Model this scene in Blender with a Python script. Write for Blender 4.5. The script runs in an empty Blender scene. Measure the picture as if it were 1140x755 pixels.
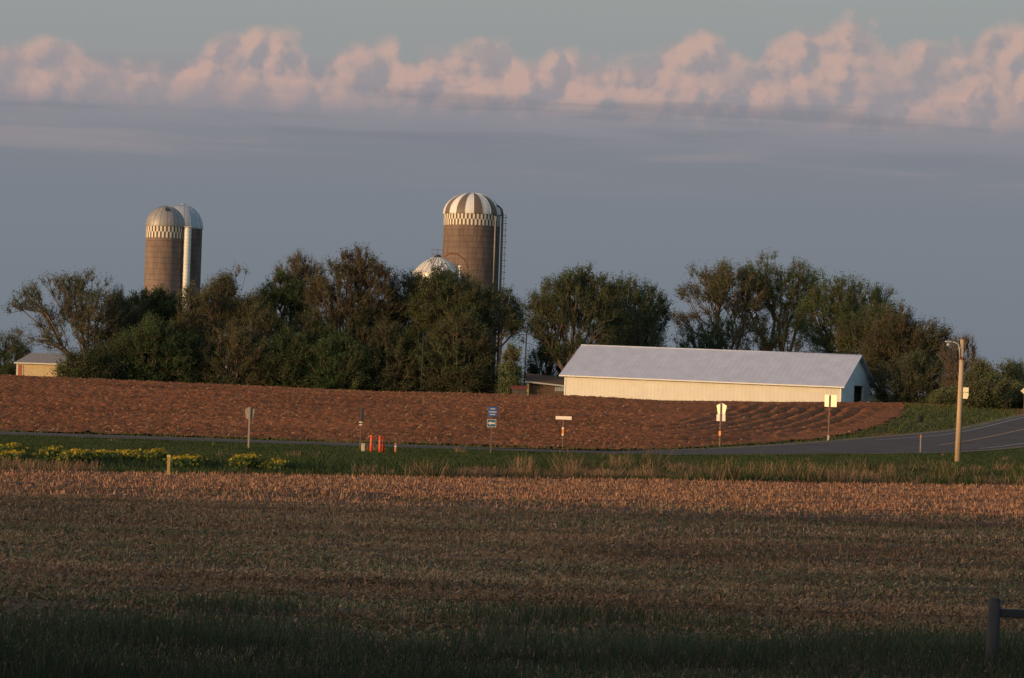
import bpy, bmesh, math, random
import numpy as np
from mathutils import Vector, Matrix

random.seed(7)
rng = np.random.default_rng(11)
scene = bpy.context.scene
COL = scene.collection
R = math.radians

# ------------------------------------------------------------------ camera
PW, PH = 1140.0, 755.0
FPX = 3167.0
CAM = Vector((0, 0, 3.2))
PITCH, ROLL = R(0.86), R(1.9)
cam_data = bpy.data.cameras.new("camera")
cam = bpy.data.objects.new("camera", cam_data)
COL.objects.link(cam)
cam_data.sensor_width = 36.0
cam_data.lens = FPX / PW * 36.0
cam_data.clip_start = 0.5
cam_data.clip_end = 20000
CROT = Matrix.Rotation(R(90) + PITCH, 3, 'X') @ Matrix.Rotation(ROLL, 3, 'Z')
cam.matrix_world = Matrix.Translation(CAM) @ CROT.to_4x4()
scene.camera = cam
scene.view_settings.view_transform = 'Standard'
scene.view_settings.look = 'None'
scene.view_settings.exposure = 0.0
scene.view_settings.gamma = 1.0
scene.view_settings.use_curve_mapping = False


def ray(px, py):
    return CROT @ Vector(((px - PW / 2) / FPX, (PH / 2 - py) / FPX, -1.0))


def proj(p):
    q = CROT.transposed() @ (Vector(p) - CAM)
    return PW / 2 + FPX * q.x / -q.z, PH / 2 - FPX * q.y / -q.z


def at(px, py, Y):
    """world point seen at a pixel of the photograph, at depth Y"""
    d = ray(px, py)
    return CAM + d * (Y / d.y)


# ------------------------------------------------------------------ numeric helpers
_lat = np.random.default_rng(5).random((512, 512)).astype(np.float32)


def vnoise(x, y, scale, seed=0):
    x = np.asarray(x, dtype=np.float64) / scale + 37.13 * seed + 1000
    y = np.asarray(y, dtype=np.float64) / scale + 91.7 * seed + 1000
    xi = np.floor(x).astype(int); yi = np.floor(y).astype(int)
    fx = x - xi; fy = y - yi
    fx = fx * fx * (3 - 2 * fx); fy = fy * fy * (3 - 2 * fy)
    a = _lat[xi % 512, yi % 512]; b = _lat[(xi + 1) % 512, yi % 512]
    c = _lat[xi % 512, (yi + 1) % 512]; d = _lat[(xi + 1) % 512, (yi + 1) % 512]
    return (a * (1 - fx) + b * fx) * (1 - fy) + (c * (1 - fx) + d * fx) * fy


def fbm(x, y, scale, oct=4, seed=0):
    s = 0; a = 1; t = 0
    for i in range(oct):
        s = s + a * vnoise(x, y, scale / 2 ** i, seed + i * 3); t += a; a *= .5
    return s / t


def ss(t):
    t = np.clip(t, 0, 1)
    return t * t * (3 - 2 * t)


SUN_EL = R(7.5)
SUN_AZ = R(55)          # to the left of straight behind the camera
TO_SUN = Vector((-math.sin(SUN_AZ) * math.cos(SUN_EL), -math.cos(SUN_AZ) * math.cos(SUN_EL), math.sin(SUN_EL)))
SHADE_Y = 72.0          # how far the added, unseen ridge behind the camera throws its shade
SHADE_RIDGE = (SHADE_Y + 38) / math.cos(SUN_AZ) * math.tan(SUN_EL) - 1.7

_AU = np.array([-570, -330, -150, 70, 170, 280, 430, 600]) / FPX
_AV = np.array([2.13, 1.94, 1.78, 1.96, 1.86, 2.04, 2.36, 2.40])


def H(x, y):
    x = np.asarray(x, dtype=np.float64); y = np.asarray(y, dtype=np.float64)
    A = np.interp(x / np.maximum(y, 60), _AU, _AV)
    h = A * ss((y - 143) / 107.0) - 0.5 * ss((y - 250) / 80.0)
    h = h + 1.7 * ss((26 - y) / 14.0)
    shade_ridge = SHADE_RIDGE + (vnoise(x, y * 0, 30, 4) - .5) * 4.0 + (vnoise(x, y * 0, 11, 8) - .5) * 4.2  # unseen ridge added to shade the foreground, crest broken up to vary the edge
    h = h + shade_ridge * ss((-8 - y) / 30.0) * ss((y + 95) / 45.0) * ss((260 - x) / 120.0)
    # ditch in the verge
    yb = 93.8 + .55 * x
    h = h - .35 * np.exp(-((y - yb - 7) / 4.0) ** 2) * (y > 60) * (y < 150)
    return h


def h1(x, y):
    return float(H(np.array([x]), np.array([y]))[0])


def ground(px, py):
    """where the ray of a pixel meets the ground"""
    d = ray(px, py)
    t = 25.0
    while t < 900:
        p = CAM + d * t
        if p.z < h1(p.x, p.y):
            lo, hi = t - 1.0, t
            for _ in range(20):
                m = (lo + hi) / 2; p = CAM + d * m
                if p.z < h1(p.x, p.y): hi = m
                else: lo = m
            return CAM + d * hi
        t += 1.0
    return CAM + d * 300


def stand(px, Y):
    """ground point at depth Y that shows in pixel column px; returns point and its pixel row"""
    x = (px - PW / 2) / FPX * Y
    for _ in range(8):
        z = h1(x, Y)
        qx, qy = proj((x, Y, z))
        x += (px - qx) / FPX * Y
    return Vector((x, Y, h1(x, Y))), qy


# ------------------------------------------------------------------ materials
def new_mat(name):
    m = bpy.data.materials.new(name); m.use_nodes = True
    nt = m.node_tree
    return m, nt, nt.nodes["Principled BSDF"]


def mat(name, col, rough=.8, metal=0.0, var=.15, scale=3.0, bump=0.0, bscale=20.0, spec=.3, stretch=(1, 1, 1)):
    """plain weathered surface: base colour broken by noise, optional bump"""
    m, nt, b = new_mat(name)
    tc = nt.nodes.new("ShaderNodeTexCoord")
    mp = nt.nodes.new("ShaderNodeMapping"); mp.inputs["Scale"].default_value = stretch
    nt.links.new(tc.outputs["Object"], mp.inputs["Vector"])
    n = nt.nodes.new("ShaderNodeTexNoise"); n.inputs["Scale"].default_value = scale
    n.inputs["Detail"].default_value = 6; n.inputs["Roughness"].default_value = .65
    nt.links.new(mp.outputs[0], n.inputs["Vector"])
    r = nt.nodes.new("ShaderNodeValToRGB")
    r.color_ramp.elements[0].position = .3; r.color_ramp.elements[1].position = .7
    r.color_ramp.elements[0].color = [c * (1 - var) for c in col] + [1]
    r.color_ramp.elements[1].color = [min(1, c * (1 + var)) for c in col] + [1]
    nt.links.new(n.outputs["Fac"], r.inputs[0]); nt.links.new(r.outputs[0], b.inputs["Base Color"])
    b.inputs["Roughness"].default_value = rough; b.inputs["Metallic"].default_value = metal
    b.inputs["Specular IOR Level"].default_value = spec
    if bump:
        n2 = nt.nodes.new("ShaderNodeTexNoise"); n2.inputs["Scale"].default_value = bscale; n2.inputs["Detail"].default_value = 4
        nt.links.new(mp.outputs[0], n2.inputs["Vector"])
        bp = nt.nodes.new("ShaderNodeBump"); bp.inputs["Strength"].default_value = bump; bp.inputs["Distance"].default_value = .05
        nt.links.new(n2.outputs["Fac"], bp.inputs["Height"]); nt.links.new(bp.outputs[0], b.inputs["Normal"])
    return m


def ribbed(name, col, axis, pitch, rough=.5, metal=0.0, depth=.03, var=.07, dirt=None):
    """sheet metal with ribs across one object axis"""
    m, nt, b = new_mat(name)
    tc = nt.nodes.new("ShaderNodeTexCoord")
    sp = nt.nodes.new("ShaderNodeSeparateXYZ"); nt.links.new(tc.outputs["Object"], sp.inputs[0])
    mu = nt.nodes.new("ShaderNodeMath"); mu.operation = 'MULTIPLY'; mu.inputs[1].default_value = 2 * math.pi / pitch
    nt.links.new(sp.outputs[axis], mu.inputs[0])
    sn = nt.nodes.new("ShaderNodeMath"); sn.operation = 'SINE'; nt.links.new(mu.outputs[0], sn.inputs[0])
    pw = nt.nodes.new("ShaderNodeMapRange"); pw.inputs[1].default_value = .5; pw.inputs[2].default_value = 1
    nt.links.new(sn.outputs[0], pw.inputs[0])
    bp = nt.nodes.new("ShaderNodeBump"); bp.inputs["Strength"].default_value = .8; bp.inputs["Distance"].default_value = depth
    nt.links.new(pw.outputs[0], bp.inputs["Height"]); nt.links.new(bp.outputs[0], b.inputs["Normal"])
    n = nt.nodes.new("ShaderNodeTexNoise"); n.inputs["Scale"].default_value = .8; n.inputs["Detail"].default_value = 7
    nt.links.new(tc.outputs["Object"], n.inputs["Vector"])
    r = nt.nodes.new("ShaderNodeValToRGB")
    r.color_ramp.elements[0].position = .3; r.color_ramp.elements[1].position = .7
    d = dirt or [c * (1 - var * 2) for c in col]
    r.color_ramp.elements[0].color = list(d) + [1]
    r.color_ramp.elements[1].color = [min(1, c * (1 + var)) for c in col] + [1]
    nt.links.new(n.outputs["Fac"], r.inputs[0]); nt.links.new(r.outputs[0], b.inputs["Base Color"])
    b.inputs["Roughness"].default_value = rough; b.inputs["Metallic"].default_value = metal
    return m


def stave_mat(name, c0, c1, c2):
    """concrete staves: brick-like joints in cylinder coordinates, hoops, streaked staining"""
    m, nt, b = new_mat(name)
    uv = nt.nodes.new("ShaderNodeUVMap"); uv.uv_map = "UVMap"
    br = nt.nodes.new("ShaderNodeTexBrick")
    br.inputs["Scale"].default_value = 1.0
    br.inputs["Brick Width"].default_value = .28; br.inputs["Row Height"].default_value = .76
    br.inputs["Mortar Size"].default_value = .012; br.inputs["Bias"].default_value = -.2
    br.inputs["Color1"].default_value = list(c0) + [1]; br.inputs["Color2"].default_value = list(c1) + [1]
    br.inputs["Mortar"].default_value = [c * .55 for c in c0] + [1]
    nt.links.new(uv.outputs[0], br.inputs["Vector"])
    mp = nt.nodes.new("ShaderNodeMapping"); mp.inputs["Scale"].default_value = (1.6, .22, 1)
    nt.links.new(uv.outputs[0], mp.inputs["Vector"])
    n = nt.nodes.new("ShaderNodeTexNoise"); n.inputs["Scale"].default_value = 1.2; n.inputs["Detail"].default_value = 8
    n.inputs["Roughness"].default_value = .7
    nt.links.new(mp.outputs[0], n.inputs["Vector"])
    mr = nt.nodes.new("ShaderNodeMapRange"); mr.inputs[1].default_value = .40; mr.inputs[2].default_value = .60
    nt.links.new(n.outputs["Fac"], mr.inputs[0])
    mx = nt.nodes.new("ShaderNodeMix"); mx.data_type = 'RGBA'
    nt.links.new(mr.outputs[0], mx.inputs[0]); nt.links.new(br.outputs["Color"], mx.inputs[6])
    mx.inputs[7].default_value = list(c2) + [1]
    sp = nt.nodes.new("ShaderNodeSeparateXYZ"); nt.links.new(uv.outputs[0], sp.inputs[0])
    mu = nt.nodes.new("ShaderNodeMath"); mu.operation = 'MULTIPLY'; mu.inputs[1].default_value = 2 * math.pi / .76
    nt.links.new(sp.outputs[1], mu.inputs[0])
    sn = nt.nodes.new("ShaderNodeMath"); sn.operation = 'SINE'; nt.links.new(mu.outputs[0], sn.inputs[0])
    pw = nt.nodes.new("ShaderNodeMapRange"); pw.inputs[1].default_value = .8; pw.inputs[2].default_value = 1
    nt.links.new(sn.outputs[0], pw.inputs[0])
    hp = nt.nodes.new("ShaderNodeMath"); hp.operation = 'MULTIPLY'; hp.inputs[1].default_value = .32; nt.links.new(pw.outputs[0], hp.inputs[0])
    m2 = nt.nodes.new("ShaderNodeMix"); m2.data_type = 'RGBA'; nt.links.new(hp.outputs[0], m2.inputs[0]); nt.links.new(mx.outputs[2], m2.inputs[6])
    m2.inputs[7].default_value = (.07, .05, .042, 1)
    nt.links.new(m2.outputs[2], b.inputs["Base Color"])
    bp = nt.nodes.new("ShaderNodeBump"); bp.inputs["Strength"].default_value = .7; bp.inputs["Distance"].default_value = .03
    nt.links.new(pw.outputs[0], bp.inputs["Height"]); nt.links.new(bp.outputs[0], b.inputs["Normal"])
    b.inputs["Roughness"].default_value = .9; b.inputs["Specular IOR Level"].default_value = .15
    return m


def tint_mat(name, rough=.7, trans=.3, spec=.2, gain=1.0):
    """colour carried by each leaf, blade or clod; some light passes through"""
    m, nt, b = new_mat(name)
    a = nt.nodes.new("ShaderNodeAttribute"); a.attribute_name = "tint"
    src = a.outputs["Color"]
    nt.links.new(src, b.inputs["Base Color"])
    b.inputs["Roughness"].default_value = rough; b.inputs["Specular IOR Level"].default_value = spec
    if trans:
        t = nt.nodes.new("ShaderNodeBsdfTranslucent"); nt.links.new(src, t.inputs["Color"])
        mx = nt.nodes.new("ShaderNodeMixShader"); mx.inputs[0].default_value = trans
        nt.links.new(b.outputs[0], mx.inputs[1]); nt.links.new(t.outputs[0], mx.inputs[2])
        nt.links.new(mx.outputs[0], nt.nodes["Material Output"].inputs["Surface"])
    return m


M = {}
M['leaf'] = tint_mat("leaf", .6, .3, .25)
M['bark'] = mat("bark", (.15, .11, .085), .95, var=.35, scale=2.0, bump=.5, bscale=12, stretch=(3, 3, .6))
M['twig'] = mat("twig", (.13, .095, .070), .95, var=.2)
M['grass_blade'] = tint_mat("grass_blade", .7, .3, .2)
M['stubble'] = tint_mat("stubble", .8, .15, .15)
M['soil'] = tint_mat("soil", .95, 0, .1)
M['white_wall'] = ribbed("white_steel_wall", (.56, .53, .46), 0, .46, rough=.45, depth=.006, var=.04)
M['gable_skylit'] = ribbed("steel_gable_skylit", (.78, .82, .84), 1, .46, rough=.45, depth=.006, var=.04)  # shaded copy of the wall paint, bluish sky light put into its colour
M['roof_steel'] = ribbed("galvanised_roof", (.43, .47, .60), 0, .60, rough=.55, metal=.0, depth=.012, var=.06)
M['trim'] = mat("white_trim", (.74, .70, .62), .5, var=.06)
M['dark_inside'] = mat("dark_interior", (.03, .028, .026), .9)
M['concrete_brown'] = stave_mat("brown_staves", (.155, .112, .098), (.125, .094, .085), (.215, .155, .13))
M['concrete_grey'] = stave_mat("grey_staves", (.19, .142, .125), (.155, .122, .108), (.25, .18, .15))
M['stave_white'] = mat("white_stave_paint", (.72, .66, .55), .8, var=.12, scale=5)
M['stave_dark'] = mat("dark_stave", (.13, .09, .07), .9, var=.15, scale=5)
M['dome_white'] = mat("white_dome_steel", (.74, .72, .70), .4, var=.05)
M['dome_brown'] = mat("brown_dome_steel", (.16, .12, .10), .5, var=.12)
M['dome_grey'] = mat("grey_dome_steel", (.33, .31, .30), .5, metal=.2, var=.12, scale=1.5)
M['dome_bright'] = mat("galvanised_dome", (.42, .46, .52), .42, metal=.2, var=.06)
M['galv'] = mat("galvanised_steel", (.50, .48, .45), .45, metal=.3, var=.1)
M['chute'] = ribbed("white_chute", (.80, .78, .72), 2, .5, rough=.45, depth=.03, var=.04)
M['dark_pipe'] = mat("dark_pipe", (.05, .05, .06), .6, var=.15)
M['grey_pipe'] = mat("grey_pipe", (.28, .24, .21), .6, var=.15)
M['rust'] = mat("rusty_steel", (.22, .09, .05), .85, var=.3)
M['bin_steel'] = ribbed("bin_steel", (.62, .61, .58), 2, .11, rough=.4, metal=.3, depth=.015, var=.05)
M['bin_roof'] = mat("bin_roof_steel", (.72, .68, .63), .42, metal=.1, var=.05)
M['wood_pole'] = mat("pole_wood", (.52, .37, .24), .9, var=.2, scale=2, stretch=(6, 6, .4), bump=.3)
M['old_wood'] = mat("weathered_wood", (.075, .07, .068), .9, var=.25, scale=3, stretch=(5, 5, .6), bump=.3)
M['stake_wood'] = mat("stake_wood", (.45, .33, .12), .85, var=.15)
M['alu_sunlit'] = mat("bare_aluminium_sunlit", (.92, .84, .56), .35, metal=.0, var=.04, spec=.6)  # bare aluminium with the sun's yellow glow put into its colour
M['alu_dull'] = mat("bare_aluminium_dull", (.36, .30, .24), .6, var=.08)
M['sign_post'] = mat("sign_post_steel", (.17, .115, .088), .7, var=.15)
M['sign_white'] = mat("white_sign_face", (.82, .74, .64), .5, var=.05)
M['sign_blue'] = mat("blue_sign_face", (.045, .13, .36), .45, var=.08)
M['sign_teal'] = mat("teal_sign_face", (.05, .16, .25), .45, var=.08)
M['sign_dark'] = mat("dark_sign_back", (.055, .055, .075), .6, var=.1)
M['orange'] = mat("orange_plastic", (.85, .11, .03), .5, var=.06)
M['amber'] = mat("amber_reflector", (.80, .24, .03), .35, var=.05)
M['pink_orange'] = mat("faded_orange_plastic", (.62, .22, .12), .6, var=.08)
M['red_paint'] = mat("dull_red_paint", (.24, .05, .035), .7, var=.2)
M['marker_white'] = mat("pale_marker", (.62, .55, .36), .6, var=.08)
M['green_dark'] = mat("dark_green_paint", (.010, .014, .012), .6, var=.1)
M['cream'] = mat("cream_shed_wall", (.62, .48, .27), .8, var=.14, scale=1.5)
M['shed_door'] = mat("orange_brown_door", (.42, .13, .05), .7, var=.12)
M['shingle'] = mat("grey_shingles", (.24, .23, .24), .85, var=.2, scale=4, bump=.4, bscale=14)
M['blue_steel'] = ribbed("blue_grey_steel", (.30, .33, .38), 0, .46, rough=.5, depth=.02, var=.06)
M['brown_wall'] = mat("brown_boards", (.13, .085, .06), .9, var=.25, scale=2, stretch=(6, 1, .6))
M['yellow_post'] = mat("sunlit_yellow_paint", (.80, .52, .16), .6, var=.06)
M['asphalt'] = mat("asphalt", (.125, .108, .105), .92, var=.18, scale=.5, bump=.3, bscale=30, spec=.03)
M['line_white'] = mat("road_paint_white", (.34, .31, .29), .7, var=.25, scale=1.2)
M['line_yellow'] = mat("road_paint_yellow", (.33, .21, .10), .7, var=.25, scale=1.2)
M['petal'] = tint_mat("petal", .6, .35, .2)


def ground_material():
    m, nt, b = new_mat("turf")
    tc = nt.nodes.new("ShaderNodeTexCoord")
    n = nt.nodes.new("ShaderNodeTexNoise"); n.inputs["Scale"].default_value = .12; n.inputs["Detail"].default_value = 8
    n2 = nt.nodes.new("ShaderNodeTexNoise"); n2.inputs["Scale"].default_value = 2.5; n2.inputs["Detail"].default_value = 6
    nt.links.new(tc.outputs["Object"], n.inputs["Vector"]); nt.links.new(tc.outputs["Object"], n2.inputs["Vector"])
    r = nt.nodes.new("ShaderNodeValToRGB")
    r.color_ramp.elements[0].position = .35; r.color_ramp.elements[0].color = (.030, .050, .016, 1)
    r.color_ramp.elements[1].position = .72; r.color_ramp.elements[1].color = (.10, .085, .040, 1)
    nt.links.new(n.outputs["Fac"], r.inputs[0])
    mx = nt.nodes.new("ShaderNodeMix"); mx.data_type = 'RGBA'; mx.blend_type = 'MULTIPLY'; mx.inputs[0].default_value = .6
    nt.links.new(r.outputs[0], mx.inputs[6]); nt.links.new(n2.outputs["Color"], mx.inputs[7])
    nt.links.new(mx.outputs[2], b.inputs["Base Color"])
    bp = nt.nodes.new("ShaderNodeBump"); bp.inputs["Strength"].default_value = .8; bp.inputs["Distance"].default_value = .25
    nt.links.new(n2.outputs["Fac"], bp.inputs["Height"]); nt.links.new(bp.outputs[0], b.inputs["Normal"])
    b.inputs["Roughness"].default_value = .95; b.inputs["Specular IOR Level"].default_value = .1
    return m


M['turf'] = ground_material()


# ------------------------------------------------------------------ object helpers
def link(o, parent=None):
    COL.objects.link(o)
    if parent is not None:
        o.parent = parent
    return o


def raw_mesh(name, V, F, mats, parent=None, midx=None, tint=None, smooth=False, vsize=None):
    """numpy arrays to one mesh object; F is (m,4) or (m,3) or a list of both"""
    Fs = F if isinstance(F, list) else [F]
    me = bpy.data.meshes.new(name)
    V = np.asarray(V, dtype=np.float32)
    loops = np.concatenate([f.reshape(-1) for f in Fs]).astype(np.int32)
    tot = np.concatenate([np.full(len(f), f.shape[1], dtype=np.int32) for f in Fs])
    start = np.concatenate([[0], np.cumsum(tot)[:-1]]).astype(np.int32)
    me.vertices.add(len(V)); me.vertices.foreach_set("co", V.reshape(-1))
    me.loops.add(len(loops)); me.loops.foreach_set("vertex_index", loops)
    me.polygons.add(len(tot)); me.polygons.foreach_set("loop_start", start); me.polygons.foreach_set("loop_total", tot)
    for mm in (mats if isinstance(mats, list) else [mats]):
        me.materials.append(mm)
    if midx is not None:
        me.polygons.foreach_set("material_index", np.asarray(midx, dtype=np.int32))
    if smooth:
        me.polygons.foreach_set("use_smooth", np.ones(len(tot), dtype=bool))
    if tint is not None:
        at_ = me.attributes.new("tint", 'FLOAT_COLOR', 'POINT')
        c = np.ones((len(V), 4), dtype=np.float32); c[:, :3] = tint
        at_.data.foreach_set("color", c.reshape(-1))
    me.update(calc_edges=True)
    return link(bpy.data.objects.new(name, me), parent)


def tag(o, label=None, cat=None, group=None, kind=None):
    if label: o["label"] = label
    if cat: o["category"] = cat
    if group: o["group"] = group
    if kind: o["kind"] = kind
    return o


def thing(name, label, cat, loc, rz=0.0, group=None):
    o = bpy.data.objects.new(name, None); o.empty_display_size = .3
    COL.objects.link(o); o.location = loc; o.rotation_euler = (0, 0, rz)
    return tag(o, label, cat, group)


class MB:
    """collects boxes, tubes and prisms and links them as one mesh"""
    def __init__(self):
        self.bm = bmesh.new()

    def box(self, c, s, rot=None, bevel=0.0, mi=0):
        r = bmesh.ops.create_cube(self.bm, size=1.0)
        vs = r['verts']
        mx = Matrix.Translation(c) @ (rot.to_4x4() if rot else Matrix.Identity(4)) @ Matrix.Diagonal((s[0], s[1], s[2], 1))
        bmesh.ops.transform(self.bm, matrix=mx, verts=vs)
        fs = {f for v in vs for f in v.link_faces}
        for f in fs: f.material_index = mi
        if bevel:
            es = list({e for v in vs for e in v.link_edges})
            bmesh.ops.bevel(self.bm, geom=es, offset=bevel, segments=1, affect='EDGES')
        return self

    def tube(self, p0, p1, r0, r1=None, seg=10, mi=0, cap=True):
        r1 = r0 if r1 is None else r1
        p0, p1 = Vector(p0), Vector(p1)
        d = p1 - p0
        q = d.to_track_quat('Z', 'Y').to_matrix().to_4x4()
        r = bmesh.ops.create_cone(self.bm, cap_ends=cap, segments=seg, radius1=r0, radius2=r1, depth=d.length,
                                  matrix=Matrix.Translation((p0 + p1) / 2) @ q)
        for f in {f for v in r['verts'] for f in v.link_faces}:
            f.material_index = mi
            if len(f.verts) == 4 and seg > 6: f.smooth = True
        return self

    def path(self, pts, rad, seg=8):
        pts = [Vector(p) for p in pts]
        rings = []
        for i, p in enumerate(pts):
            d = (pts[min(i + 1, len(pts) - 1)] - pts[max(i - 1, 0)]).normalized()
            q = d.to_track_quat('Z', 'Y').to_matrix()
            rings.append([self.bm.verts.new(p + q @ Vector((math.cos(2 * math.pi * k / seg) * rad, math.sin(2 * math.pi * k / seg) * rad, 0))) for k in range(seg)])
        for a, b in zip(rings, rings[1:]):
            for k in range(seg):
                self.bm.faces.new((a[k], a[(k + 1) % seg], b[(k + 1) % seg], b[k])).smooth = True
        self.bm.faces.new(rings[0][::-1]); self.bm.faces.new(rings[-1])
        return self

    def prism(self, outline, y0, y1, mi=0):
        """outline in x,z; solid between y0 and y1"""
        a = [self.bm.verts.new((x, y0, z)) for x, z in outline]
        b = [self.bm.verts.new((x, y1, z)) for x, z in outline]
        n = len(a)
        fs = [self.bm.faces.new(a), self.bm.faces.new(b[::-1])]
        for k in range(n):
            fs.append(self.bm.faces.new((a[k], b[k], b[(k + 1) % n], a[(k + 1) % n])))
        for f in fs: f.material_index = mi
        return self

    def lathe(self, prof, seg=48, a0=0.0, a1=2 * math.pi, mi=None, smooth=True):
        """profile (r, z); mi(segment, ring) gives the material index"""
        full = abs(a1 - a0 - 2 * math.pi) < 1e-6
        n = seg if full else seg + 1
        rings = []
        for r, z in prof:
            rings.append([self.bm.verts.new((r * math.cos(a0 + (a1 - a0) * k / seg), r * math.sin(a0 + (a1 - a0) * k / seg), z)) for k in range(n)])
        for j in range(len(prof) - 1):
            for k in range(seg):
                k2 = (k + 1) % n
                try:
                    f = self.bm.faces.new((rings[j][k], rings[j][k2], rings[j + 1][k2], rings[j + 1][k]))
                except ValueError:
                    continue
                f.smooth = smooth
                if mi: f.material_index = mi(k, j)
        return self

    def build(self, name, mats, parent=None):
        bmesh.ops.recalc_face_normals(self.bm, faces=self.bm.faces)
        me = bpy.data.meshes.new(name)
        self.bm.to_mesh(me); self.bm.free()
        for mm in (mats if isinstance(mats, list) else [mats]):
            me.materials.append(mm)
        return link(bpy.data.objects.new(name, me), parent)


# ------------------------------------------------------------------ ground
def grid(xs, ys, zf):
    X, Y = np.meshgrid(xs, ys)
    V = np.stack([X, Y, zf(X, Y)], -1).reshape(-1, 3)
    nx, ny = len(xs), len(ys)
    i = np.arange((ny - 1) * nx).reshape(ny - 1, nx)[:, :-1].reshape(-1)
    return V, np.stack([i, i + 1, i + nx + 1, i + nx], -1)


def warp(lo, hi, step, far_lo, far_hi, n=14):
    a = np.arange(lo, hi + step, step)
    left = lo - np.geomspace(step, lo - far_lo, n)[::-1]
    right = a[-1] + np.geomspace(step, far_hi - a[-1], n)
    return np.concatenate([left, a, right])


gx = warp(-320, 140, 3.0, -4000, 4000)
gy = warp(-70, 360, 1.5, -600, 9000)
V, F = grid(gx, gy, lambda x, y: H(x, y) - .02)
tag(raw_mesh("ground", V, F, M['turf'], smooth=True), kind='structure')

# -------- road: both edges traced on the ground
far_px = [(640, 502.6), (700, 502.6), (760, 501.6), (803, 500), (850, 497.4), (900, 494), (940, 490.8), (980, 487.3), (1020, 484), (1063, 480.2), (1100, 472.5), (1140, 462.8)]
near_px = [(700, 506.8), (803, 506), (900, 505.5), (980, 505), (1040, 504), (1075, 502.5), (1110, 500), (1140, 496.5)]


def resample(pts, n):
    pts = [Vector((p[0], p[1])) for p in pts]
    # corner-cutting smooths the traced polyline
    for _ in range(2):
        q = [pts[0]]
        for a, b in zip(pts, pts[1:]):
            q += [a * .75 + b * .25, a * .25 + b * .75]
        pts = q + [pts[-1]]
    L = [0]
    for a, b in zip(pts, pts[1:]): L.append(L[-1] + (b - a).length)
    s = np.linspace(0, L[-1], n)
    return np.stack([np.interp(s, L, [p.x for p in pts]), np.interp(s, L, [p.y for p in pts])], -1)


def extend(pts, dist):
    a, b = Vector(pts[-4][:2]), Vector(pts[-1][:2])
    d = (b - a).normalized()
    return pts + [tuple(b + d * dist * k) for k in (.33, .66, 1.0)]


far_pts = [(-160, 135.2), (-90, 135.2), (-30, 135.2)] + [tuple(ground(*p)[:2]) for p in far_px]
near_pts = [(-160, 130.2), (-90, 130.2), (-30, 130.2)] + [tuple(ground(*p)[:2]) for p in near_px]
far_pts = extend(far_pts, 90); near_pts = extend(near_pts, 100)
NR = 260
FE, NE = resample(far_pts, NR), resample(near_pts, NR)


def strip(name, A, B, lift, m, across=6):
    ts = np.linspace(0, 1, across + 1)
    P = A[:, None, :] * (1 - ts)[None, :, None] + B[:, None, :] * ts[None, :, None]
    Z = H(P[..., 0], P[..., 1]) + lift
    V = np.concatenate([P, Z[..., None]], -1).reshape(-1, 3)
    n = across + 1
    i = np.arange((len(A) - 1) * n).reshape(-1, n)[:, :-1].reshape(-1)
    return raw_mesh(name, V, np.stack([i, i + 1, i + n + 1, i + n], -1), m, smooth=True)


tag(strip("road", NE, FE, .03, M['asphalt'], 8), kind='structure')


M['gravel'] = mat("gravel", (.24, .19, .155), .95, var=.3, scale=6, bump=.5, bscale=40, spec=.03)
def side(A, w):
    d = np.gradient(A, axis=0); d /= np.linalg.norm(d, axis=1)[:, None]
    return A + np.stack([-d[:, 1], d[:, 0]], -1) * w
tag(strip("road_shoulder", FE, side(FE, .75), .024, M['gravel'], 2), kind='structure')
tag(strip("road_shoulder", side(NE, -.6), NE, .024, M['gravel'], 2), kind='structure')


def marking(name, pts, w, m, lift=.045):
    P = resample(pts, 80)
    d = np.gradient(P, axis=0); d /= np.linalg.norm(d, axis=1)[:, None]
    nrm = np.stack([-d[:, 1], d[:, 0]], -1)
    return tag(strip(name, P - nrm * w / 2, P + nrm * w / 2, lift, m, 1), kind='structure')


wl = [(975, 490.8), (1003, 488.6), (1034, 486.6), (1063, 483.2), (1100, 475.3), (1140, 465.0)]
marking("road_edge_line", extend([tuple(ground(*p)[:2]) for p in wl], 80), .16, M['line_white'])
yl = [(1045, 496.5), (1072, 492.6), (1106, 486.2), (1140, 478.3)]
marking("road_centre_line", extend([tuple(ground(*p)[:2]) for p in yl], 80), .22, M['line_yellow'])
wl2 = [(1090, 500.3), (1104, 499.0), (1122, 497), (1140, 494)]
marking("road_edge_line", extend([tuple(ground(*p)[:2]) for p in wl2], 80), .16, M['line_white'])

# -------- ploughed field
fe_pts = np.array(far_pts)
fld_px = [(700, 501.2), (760, 499.6), (803, 496.5), (850, 493.6), (900, 489.6), (930, 486.3), (960, 480), (985, 471.5), (1000, 464), (1006, 456), (1003, 450.5)]
edge = [(-140, 136.6), (-90, 136.6), (-30, 136.5)] + [tuple(ground(*p)[:2]) for p in fld_px]
top_r = Vector(edge[-1]) + Vector((1.5, 14))
poly = edge + [tuple(top_r), (tuple(top_r)[0] - 6, 268), (-140, 268)]
EDGE = resample(edge, 160)


def in_poly(x, y, poly):
    r = np.zeros(x.shape, dtype=bool)
    n = len(poly)
    for i in range(n):
        x0, y0 = poly[i]; x1, y1 = poly[(i + 1) % n]
        c = ((y0 > y) != (y1 > y)) & (x < (x1 - x0) * (y - y0) / (y1 - y0 + 1e-12) + x0)
        r ^= c
    return r


def dist_edge(x, y):
    out = np.full(x.shape, 1e9)
    for p in EDGE[:int(len(EDGE) * .93):2]:
        out = np.minimum(out, (x - p[0]) ** 2 + (y - p[1]) ** 2)
    return np.sqrt(out)


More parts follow.
